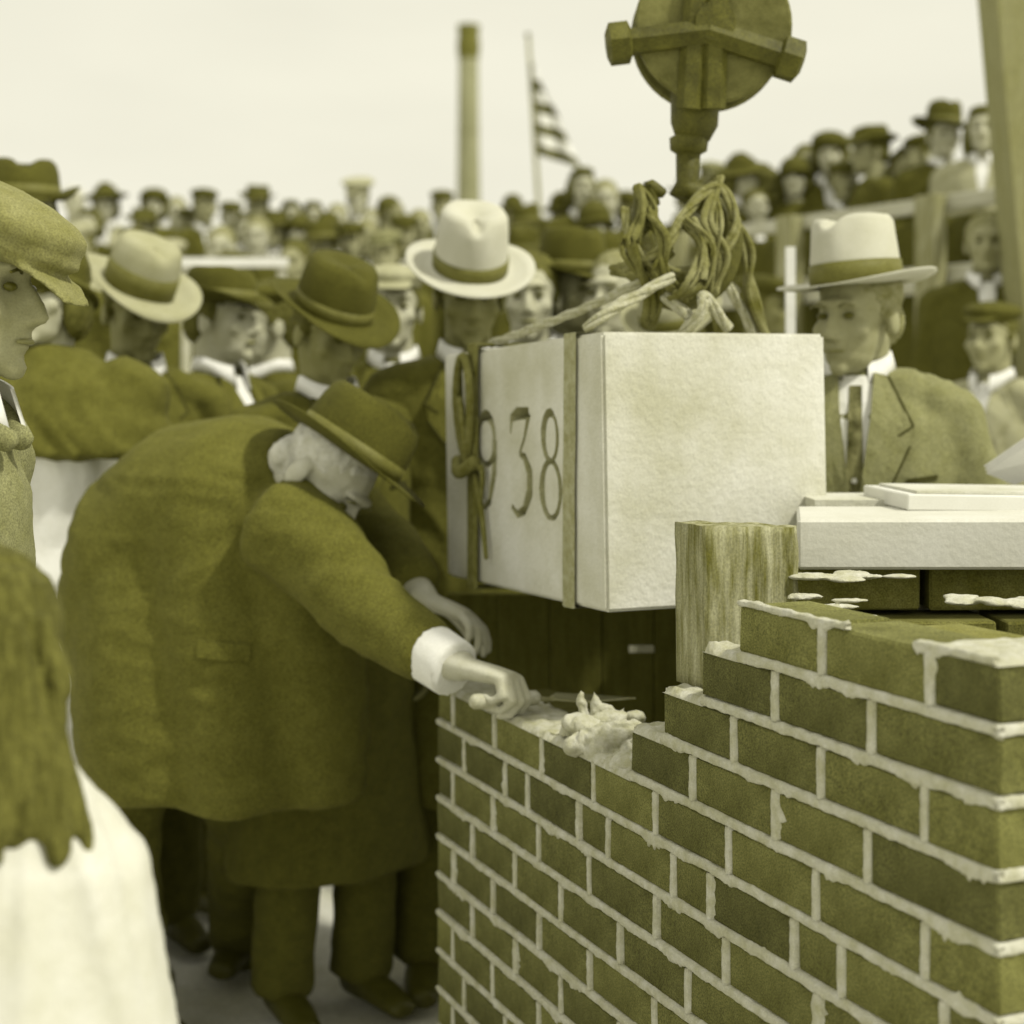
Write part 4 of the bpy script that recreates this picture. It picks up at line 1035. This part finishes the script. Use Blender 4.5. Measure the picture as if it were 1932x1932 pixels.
# on the viewing stand
STG = 'spectators standing on the viewing stand'
def stand_p(label, px, py, D, **kw): return crowd(label, px, py, D, DECK + .016, group=STG, **kw)
stand_p('woman in a tilted black hat and white blouse at the left of the stand', 1398, 340, 9.0, skin=M_SKINP, coat=M_WOOLB, hat='widebrim', hair='bob', shirt='white', yaw=15, tilt=(6, -12))
stand_p('dark figure turned away beside the white-bloused woman on the stand', 1446, 352, 9.4, coat=M_WOOLB, hair='bob', yaw=150, shirt=None)
stand_p('dim spectator leaning on the stand right of the hook shank', 1345, 345, 9.6, coat=M_WOOLG, skin=M_SKIN, hat='cap', hm=M_WOOLG, shirt='open')
stand_p('dark-haired spectator at the left of the close group on the stand', 1522, 312, 9.2, skin=M_SKIN, coat=M_WOOLB, hair='short', yaw=10)
stand_p('woman in a wide dark hat in the middle of the close group on the stand', 1566, 296, 9.0, skin=M_SKINP, coat=M_WOOLB, hat='fur', hair='bob', shirt='white')
stand_p('pale narrow face between the wide dark hat and the creased hat', 1602, 300, 9.4, skin=M_SKINP, coat=M_WOOLB, hair='bob', shirt='open')
stand_p('man in a black creased hat turned sideways on the stand', 1645, 288, 8.6, skin=M_SKIN, coat=M_WOOLB, hat='fedora_low', yaw=-75, shirt=None)
stand_p('tall man in a big battered dark hat near the mast', 1779, 258, 7.9, skin=M_SKINP, coat=M_WOOLB, hat='fedora_big', shirt='white', yaw=20, tilt=(0, 8))
stand_p('dark figure with a peaked cap seen sideways left of the battered hat', 1742, 298, 8.5, coat=M_WOOLB, hat='cap', yaw=-80, shirt=None)
stand_p('woman with dark hair and a pale grey coat beside the timber mast', 1856, 246, 7.6, skin=M_SKINP, coat=M_WOOLP, hair='long', shirt='open', yaw=-12)
stand_p('dark-coated man standing behind the others in the middle of the stand', 1690, 345, 9.2, coat=M_WOOLB, hair='short', shirt=None, yaw=160)
stand_p('dark-coated figure at the rear of the stand left of the white hat\'s crown', 1490, 372, 9.8, coat=M_WOOLB, hair='short', shirt=None, yaw=160)
stand_p('short woman in a dark cloche squeezed in left of the close group on the stand', 1500, 338, 9.0, skin=M_SKINP, coat=M_WOOLB, hat='cloche', hair='bob', shirt=None)
stand_p('dark-capped man low in front of the close group on the stand', 1592, 345, 8.8, skin=M_SKIN, coat=M_WOOLB, hat='cap', shirt='tie', yaw=10)
stand_p('bare-headed man in dark coat right of the sideways creased hat', 1705, 322, 8.6, skin=M_SKIN, coat=M_WOOLB, yaw=-10)
stand_p('woman in a dark round hat between the hook shank and the white blouse', 1368, 368, 9.2, skin=M_SKINP, coat=M_WOOLB, hat='fur', hair='bob', shirt='open')
stand_p('dark-hatted man low at the left end of the stand behind the ropes', 1300, 380, 9.4, skin=M_SKIN, coat=M_WOOLB, hat='fedora')
stand_p('boy with short hair standing low beside the white-bloused woman', 1425, 392, 8.9, skin=M_SKINP, coat=M_WOOLB, shirt='open')
crowd('pale-faced onlooker seen between the rails beside the timber mast', 1862, 462, 5.7, 0.45, skin=M_SKIN, coat=M_WOOLB, hair='short', hairm=M_HAIRG, shirt='open', yaw=-20, group='onlookers under the stand')
crowd('onlooker in a pale coat crouched under the stand behind the grey suit\'s shoulder', 1872, 640, 5.2, 0.02, skin=M_SKIN, coat=M_WOOLP, hat='cap', hm=M_FELTD, shirt='white', yaw=-40, group='onlookers under the stand')
crowd('dark-coated man under the stand left of the white hat\'s brim', 1440, 585, 6.2, 0.02, skin=M_SKIND, coat=M_WOOLB, hat='cap', shirt=None, yaw=60, group='onlookers under the stand')

# ------------------------------------------------------------------ the near men
NEAR = 'men gathered round the cornerstone'
def standing(label, px, py, D, yaw, hyaw=0, pitch=0, roll=0, skin=M_SKIN, coat=M_WOOL, kind='jacket', hat=None, hm=None, band=M_BAND, tilt=(4, 0), hair='short', hairm=M_HAIRD, shirt='tie', tie=M_BAND, tm=M_WOOLB, fat=1.0, seed=1, J=None, hatme=None, bw_=None, dz=0, vox=.0065, depth=1.24, group=NEAR, hdz=0):
    hp_ = P(px, py, D); s_ = min(1.12, max(.7, hp_.z / 1.63))
    HM = rot(hyaw, pitch, roll); J_ = stand(HM=HM, **(J or {}))
    off = Matrix.Rotation(R(yaw), 3, 'Z') @ (J_['head'] * s_)
    root = empty('person', (hp_.x - off.x, hp_.y - off.y, 0), R(yaw)); root.scale = (s_,) * 3; root['label'] = label; root['category'] = 'person'
    if group: root['group'] = group
    g = G(); body_shapes(g, J_); link('body', fuse(g, 'body', vox, 2, post=sockets(J_['head'], HM)), skin, root)
    g = G(); coat_shapes(g, J_, kind, fat); cm = fuse(g, 'coat', .010, 7, amp=.007, fs=7, seed=seed, stretch=(1, 1, .45)); link('coat', cm, coat, root)
    if shirt: neckline(root, cm, coat, shirt, tie, depth=depth, lo=.019)
    if shirt:
        for s__ in (-1, 1):
            edge_line(cm, root, [(s__ * .064, 1.474), (s__ * .113, 1.374), (s__ * .084, 1.355)], .0022, M_SHADE_TRIM, 'lapel_shade_line')  # dark strips colour in the shadow line of the lapel
            edge_line(cm, root, [(s__ * .106, 1.334), (s__ * .014, depth - .03)], .0022, M_SHADE_TRIM, 'lapel_shade_line')
        patch(cm, [(.10, 1.262), (.16, 1.270), (.16, 1.278), (.10, 1.270)], .006, .004, 'breast_pocket', M_SHADE_TRIM, root, sub=2)
        for z_ in (depth - .07, depth - .18):
            patch(cm, [(.012 + .010 * math.cos(t_), z_ + .010 * math.sin(t_)) for t_ in [i * .785 for i in range(8)]], .008, .004, 'button', M_SHADE_TRIM, root, sub=1)
    g = G(); trouser_shapes(g, J_); link('trousers', fuse(g, 'trousers', .013, 3, amp=.006, fs=7, seed=seed), tm, root)
    for q in 'LR': link('shoe', cached('shoe' + q, lambda: shoe_mesh(STD, q)) if not J else shoe_mesh(J_, q), M_SHOE, root)
    if hair: link('hair', hair_mesh(J_['head'], HM, hair, seed), hairm, root)
    add_face(root, J_['head'], HM, hairm)
    if hat: add_hat(root, hat, hm, J_['head'], HM, band, tilt, dz, hatme, bw_)
    return root, J_, cm

# man in the white hat behind the stone
standing('man in a white hat with a dark band looking down behind the stone', 886, 557, 3.6, 8, hyaw=0, pitch=14, skin=M_SKIND, coat=M_WOOL, kind='overcoat', hat='fedora_big', hm=M_FELTW, tilt=(13, 2), hairm=M_HAIRD, shirt='tie', seed=3, dz=.012, hatme=fedora(brim=.066, ch=.142, dent=.034, curl=.012, snap=.004, pinch=.018, taper=.88))
Jr = dict(head=(0, -.045, 1.595), neck=(0, .005, 1.475), elL=(.27, -.02, 1.10), wrL=(.14, -.27, 1.05), hdL=(-.35, -1, .15), pnL=(-.2, 0, -1), ltL=(-1, 0, 0), elR=(-.25, -.02, 1.12), wrR=(-.12, -.25, 1.02), hdR=(.3, -1, 0), pnR=(0, 0, -1), ltR=(1, 0, 0))
standing('heavy man in a grey suit and patterned tie, his pale hat banded wide and dark', 1616, 566, 3.05, -14, hyaw=-30, pitch=6, skin=mat('skin_lit', .33, .08, 25, .6, .05, .12, 420), coat=M_WOOLG, kind='jacket', hat='fedora_big', hm=M_FELTW, band=M_BAND, tilt=(-3, -4), hairm=M_HAIRG, shirt='tie', seed=8, fat=1.14, J=Jr, depth=1.16, dz=.012, bw_=.046,
    hatme=fedora(brim=.070, ch=.140, dent=.03, curl=.012, snap=.004, pinch=.016, taper=.9), tie=mat('patterned_silk', .26, .2, 34, .6, 0, .2, v2=.05))
standing('man in a pale grey fedora with a broad dark band, behind the stooping man', 258, 588, 3.85, 28, hyaw=6, pitch=18, skin=M_SKIND, coat=M_WOOL, hat='fedora_big', hm=M_FELTG, tilt=(8, 8), shirt='white', seed=5, kind='jacket', fat=.92, dz=.008, bw_=.062)
standing('bowed man in a large dark hat and long dark overcoat beside the wall end', 622, 628, 3.45, 32, hyaw=10, pitch=22, skin=M_SKIND, coat=M_WOOLB, kind='longcoat', hat='fedora_big', hm=M_FELTD, hair='short', shirt='white', seed=6, fat=1.1)
standing('smooth-faced man in a pale cap between the dark hat and the white hat', 742, 585, 4.5, 0, hyaw=4, pitch=0, skin=M_SKINP, coat=M_WOOL, hat='cap', hm=M_FELTG, shirt='white', seed=7)
standing('bare-headed man with bright forehead and dark eyes right of the white hat', 1000, 562, 4.3, -4, pitch=4, skin=M_SKINP, coat=M_WOOLB, hairm=M_HAIRD, shirt='open', seed=9)
standing('man in a dark wide hat looking sideways behind the rope legs', 1082, 552, 4.4, 20, hyaw=15, skin=M_SKIN, coat=M_WOOLB, hat='fedora_big', hm=M_FELTD, seed=10, shirt='open')
standing('bare-headed pale man half hidden by the ropes above the stone', 1160, 560, 4.3, -30, skin=M_SKINP, coat=M_WOOLB, seed=11, shirt='white', hairm=M_HAIRG)
standing('dark-coated man stooping behind the stone under the hook', 1270, 640, 3.9, -20, pitch=20, skin=M_SKIND, coat=M_WOOLB, hat='fedora_low', hm=M_FELTG, seed=12, shirt=None)
standing('clean-shaven man in profile with a white collar left of the bowed man', 420, 605, 4.2, 60, hyaw=10, skin=M_SKINP, coat=M_WOOL, seed=13, shirt='white', hat='fedora_low', hm=M_FELTD)
standing('white-collared man mostly hidden behind the bowed man', 500, 615, 4.6, -60, skin=M_SKINP, coat=M_WOOLB, seed=14, shirt='white', hat='cap', hm=M_FELTD)
# left foreground
capm = G(); capm.ell((0, .0, .040), (.125, .165, .046)); capm.ell((0, -.03, .015), (.105, .135, .03)); capm.ell((0, .02, .0), (.088, .105, .03)); capm.loft([(0, -.10, .0), (0, -.155, -.012), (0, -.185, -.028)], [.08, .07, .045], [.006, .006, .004], n=14)
bm_, Jb, cb_ = standing('large blurred man in a soft pale-topped flat cap cut by the left edge', -70, 548, 1.9, 84, hyaw=0, pitch=4, skin=M_SKIN, coat=M_WOOLG, kind='jacket', hat='peaked', hm=mat('cap_tweed', .22, .14, 20, .95, .2, .3, 400), tilt=(18, 0), seed=15, shirt=None, group=None, dz=.012, hatme=fuse(capm, 'hat', .0055, 4, amp=.001, fs=12),
    J=dict(chest=(0, .05, 1.27), waist=(0, .07, 1.06), pelvis=(0, .07, .93), shL=(.18, .04, 1.40), shR=(-.18, .04, 1.40), elL=(.22, .10, 1.12), elR=(-.22, .10, 1.12), wrL=(.20, .02, .88), wrR=(-.20, .02, .88)))
link('shirt_collar', collar_mesh(Vector((0, -.002, 1.490)), r=.066), M_WHITE, bm_)
g = G(); tube(g, [(.02, -.085, 1.43), (.07, -.03, 1.475), (.07, .03, 1.50), (0, .075, 1.51), (-.07, .03, 1.50), (-.07, -.03, 1.475), (-.02, -.085, 1.43)], .018, n=10); link('coat_collar', fuse(g, 'coat_collar', .007, 3), M_WOOLG, bm_)
standing('man in a dark hat peeping over the pale-topped flat cap at the left', 44, 418, 4.3, 20, skin=M_SKIN, coat=M_WOOLB, hat='fedora_low', hm=M_FELTD, seed=17, shirt=None)
wd_, Jw, cmw = standing('woman with a pale face, dark cape and long white skirt behind the stooping man', 84, 560, 3.5, -10, skin=M_SKINP, coat=M_WHITE, kind='dress', hair='bob', hat='cloche', hm=M_FELTD, seed=16, shirt=None, tm=M_WHITE, group=None)
g = G(); g.loft([(0, 0, 1.27), (0, 0, 1.33), (0, 0, 1.42), (0, 0, 1.51)], [.31, .30, .25, .08], [.17, .165, .14, .08], n=24, dome=.1); g.ell((.19, .01, 1.39), .10); g.ell((-.19, .01, 1.39), .10); link('cape', fuse(g, 'cape', .010, 3, amp=.008, fs=7), M_WOOL, wd_)
g = G(); g.loft([(0, 0, .12), (0, 0, .5), (0, 0, .95)], [.22, .20, .16], [.19, .16, .12], n=28, dome=.05); link('skirt', fuse(g, 'skirt', .012, 2, amp=.02, fs=6, stretch=(1, 1, .3)), M_WHITE, wd_)

# child in a shaggy fur cape, nearest at the left
hp_ = P(-45, 1235, 1.28); ch_s = hp_.z / 1.63
kid = empty('person', (hp_.x, hp_.y, 0), R(168)); kid.scale = (ch_s * 1.0, ch_s * 1.0, ch_s); tag(kid, 'child with bushy dark hair and a white dress at the lower left corner', 'person')
KJ = stand(shL=(.135, .01, 1.37), shR=(-.135, .01, 1.37), elL=(.155, -.02, 1.12), wrL=(.05, -.18, 1.10), elR=(-.155, -.02, 1.12), wrR=(-.05, -.20, 1.10), hdL=(-1, -.3, 0), hdR=(1, -.3, 0), pnL=(0, 1, -.2), pnR=(0, 1, -.2), ltL=(0, 0, 1), ltR=(0, 0, 1))
g = G(); body_shapes(g, KJ); link('body', fuse(g, 'body', .008, 2, post=sockets(STD['head'], I3)), M_SKIN, kid)
add_face(kid, STD['head'], I3)
g = G(); hc_ = STD['head']
g.ell(hc_ + Vector((0, .02, .03)), (.10, .11, .10)); g.ell(hc_ + Vector((0, .06, -.06)), (.12, .09, .13)); g.ell(hc_ + Vector((0, .075, -.14)), (.14, .08, .10))
for i in range(150):
    a = random.uniform(.1, 3.04); z = random.uniform(-.13, .06); r_ = .10 + .05 * min(1, -z / .2 if z < 0 else 0)
    p0 = hc_ + Vector((r_ * math.cos(a), .03 + r_ * .8 * math.sin(a), z)); g.loft([p0, p0 + Vector((.02 * math.cos(a), .02 * math.sin(a), -.05)), p0 + Vector((.03 * math.cos(a), .025 * math.sin(a), -.08))], [.013, .012, .008], n=7)
link('hair', fuse(g, 'hair', .005, 3, amp=.004, fs=30, stretch=(1, 1, .3)), mat('bushy_hair', .105, .4, 30, .9, .6, .3, 300, stretch=(3, 3, .5)), kid)
g = G(); g.loft([(0, 0, .3), (0, 0, .7), (0, 0, 1.0), (0, 0, 1.236), (0, 0, 1.40), (0, 0, 1.45), (0, 0, 1.51)], [.34, .31, .265, .222, .196, .155, .10], [.30, .27, .22, .18, .14, .12, .09], n=28, dome=.1); link('dress', fuse(g, 'dress', .009, 3, amp=.010, fs=9, seed=4, stretch=(1, 1, .35)), mat('pale_cotton', .60, .06, 20, .9, .2, .05, 300), kid)

# ------------------------------------------------------------------ the stooping man
def L3(*a): return P(*a)
o0 = P(360, 741, 3.2); o0.z = 0
sm_ = empty('person', o0, 0); tag(sm_, 'big stooping man in a dark overcoat and hat spreading mortar on the wall top', 'person')
q = lambda px, py, D: P(px, py, D) - o0
HMs = Matrix.Identity(3)
up = Vector((.74, -.10, .62)).normalized(); fwd = Vector((.45, -.35, -.80)); fwd = (fwd - up * fwd.dot(up)).normalized(); rt = (-fwd).cross(up).normalized()
# columns: local x, local y (= -forward), local z
HMs = Matrix((rt, -fwd, up)).transposed()
if HMs.determinant() < 0: HMs = Matrix((-rt, -fwd, up)).transposed()
hc = q(612, 905, 2.98)
Js = stand(head=tuple(hc), HM=HMs, neck=tuple(q(560, 915, 3.06)), chest=tuple(q(430, 950, 3.15)), waist=tuple(q(330, 1040, 3.22)), pelvis=tuple(q(262, 1130, 3.28)),
    shL=tuple(q(560, 985, 2.93)), elL=tuple(q(690, 1150, 2.78)), wrL=tuple(q(848, 1256, 2.62)), shR=tuple(q(560, 900, 3.28)), elR=tuple(q(725, 1035, 3.16)), wrR=tuple(q(800, 1130, 2.98)),
    hipL=tuple(q(290, 1200, 3.16)), knL=tuple(q(218, 1560, 3.12)), anL=tuple(q(255, 1905, 3.30)), toeL=tuple(q(330, 1960, 3.22)),
    hipR=tuple(q(300, 1200, 3.36)), knR=tuple(q(462, 1520, 3.42)), anR=tuple(q(462, 1775, 3.75)), toeR=tuple(q(425, 1825, 3.62)), side=(.25, .95, .1),
    hdL=(.80, -.42, -.12), pnL=(-.1, -.15, -1), ltL=(.5, .85, 0), hdR=(.88, -.3, -.30), pnR=(-.1, -.2, -1), ltR=(-.2, 1, -.1), curl=.35)
g = G(); sd_ = Js['side']
g.loft([Js['pelvis'], Js['waist'], Js['chest'], Js['neck']], [.16, .14, .16, .06], [.11, .10, .11, .058], side=sd_)
g.loft([Js['neck'] - Vector((.03, 0, 0)), Js['head'] + HMs @ Vector((0, .02, -.03))], [.062, .058], side=sd_)
for k_ in 'LR':
    g.loft([Js['sh' + k_], Js['el' + k_], Js['el' + k_].lerp(Js['wr' + k_], .4), Js['wr' + k_]], [.05, .040, .038, .028])
    g.loft([Js['hip' + k_], Js['kn' + k_], Js['an' + k_]], [.085, .052, .036])
WH = q(868, 1258, 2.60)
hand(g, WH, Js['hdL'], Js['pnL'], Js['ltL'], .92, 1.06)
g.loft([Js['wrL'] - Vector((.012, 0, -.004)), WH + Vector((.01, 0, 0))], [.031, .029], [.027, .024], dome=.2)
hand(g, Js['wrR'], Js['hdR'], Js['pnR'], Js['ltR'], .42, 1.02)
head_shapes(g, Js['head'], HMs)
link('body', fuse(g, 'body', .0045, 2, post=sockets(Js['head'], HMs)), mat('skin_bright', .52, .08, 25, .6, .08, .08, 420), sm_)
link('hair', hair_mesh(Js['head'], HMs, 'fringe', 4), M_HAIRW, sm_); add_face(sm_, Js['head'], HMs, M_HAIRG)
hm_ = cached('fedora_big2', lambda: fedora(brim=.066, ch=.125, dent=.02, curl=.012, snap=.01))
add_hat(sm_, 'fedora_s', M_FELTD, Js['head'], HMs, M_BAND, (-20, 4), .012, hm_).scale = (1.02, 1.04, .9)
g = G()
g.loft([q(238, 1250, 3.26), q(255, 1130, 3.26), q(285, 1020, 3.22), q(375, 955, 3.18), q(470, 930, 3.12), q(545, 935, 3.08), q(585, 925, 3.06)],
       [.20, .215, .21, .215, .215, .17, .085], [.105, .132, .165, .172, .155, .125, .08], side=sd_, n=24)
# hanging skirts of the coat
g.loft([q(322, 1060, 3.2), q(330, 1200, 3.18), q(340, 1350, 3.16), q(345, 1475, 3.16)], [.21, .225, .225, .215], [.185, .205, .205, .195], side=(.1, 1, 0), n=24, dome=.08)
g.loft([q(430, 1010, 3.12), q(450, 1200, 3.09), q(462, 1400, 3.09), q(470, 1490, 3.1)], [.20, .20, .19, .18], [.15, .16, .15, .14], side=(.1, 1, 0), n=24, dome=.08)
g.loft([q(545, 1010, 3.06), q(580, 1200, 3.02), q(600, 1400, 3.04), q(605, 1500, 3.06)], [.15, .12, .10, .08], [.11, .11, .10, .09], side=(.1, 1, 0), n=20, dome=.1)
for k_ in 'LR':
    sh, el, wr = Js['sh' + k_], Js['el' + k_], Js['wr' + k_]
    g.ell(sh, .085); g.loft([sh - Vector((.04, 0, 0)), sh.lerp(el, .4), el, el.lerp(wr, .5), wr - (wr - el).normalized() * .035], [.10, .088, .074, .064, .055], n=16, dome=.15)
cm = fuse(g, 'overcoat', .011, 22, amp=.006, fs=7, seed=2, stretch=(.4, 1, 1.7)); link('overcoat', cm, M_WOOL, sm_)
def qq(px, py): v = q(px, py, 3.0); return (v.x, v.z)
patch(cm, [qq(395, 1190), qq(490, 1200), qq(488, 1232), qq(393, 1222)], .006, .004, 'pocket_flap', M_WOOL, sm_, sub=2)
g = G()
g.loft([q(560, 925, 3.24), q(600, 975, 3.10), q(585, 990, 2.95), q(560, 940, 2.90)], [.03, .03, .03, .03], [.014] * 4, n=10); link('coat_collar', fuse(g, 'coat_collar', .008, 2), M_WOOL, sm_)
g = G(); el, wr = Js['elL'], Js['wrL']; d_ = (wr - el).normalized()
g.loft([wr - d_ * .05, wr + d_ * .014], [.051, .049], n=20, dome=.05); link('shirt_cuff', fuse(g, 'shirt_cuff', .005, 2), M_WHITE, sm_)
g = G(); trouser_shapes_ = [(Js['hip' + k_], Js['kn' + k_], Js['an' + k_]) for k_ in 'LR']
for hp3_, kn, an in trouser_shapes_: g.loft([hp3_, hp3_.lerp(kn, .5), kn, kn.lerp(an, .5), an], [.115, .10, .085, .08, .082], dome=.1)
link('trousers', fuse(g, 'trousers', .012, 3, amp=.009, fs=7), M_WOOLB, sm_)
for k_ in 'LR': link('shoe', shoe_mesh(Js, k_), M_SHOE, sm_)
# cigar-sized things and papers of the man at the right
pp = empty('paper_sheets', P(1860, 893, 2.75)); tag(pp, 'white folded paper held at the right edge in front of the grey suit', 'paper')
for k_ in range(3):
    g = G(); a_ = .006 * k_; V3 = [Vector((0, a_, a_)), Vector((.20, a_ - .05, .15 + a_)), Vector((.22, a_ - .04, .06)), Vector((.05, a_, -.02))]
    g.add(V3 + [v + Vector((0, .0012, 0)) for v in V3], [(0, 1, 2, 3), (7, 6, 5, 4), (0, 4, 5, 1), (1, 5, 6, 2), (2, 6, 7, 3), (3, 7, 4, 0)]); g.build('paper_sheet', M_PAPER, pp)
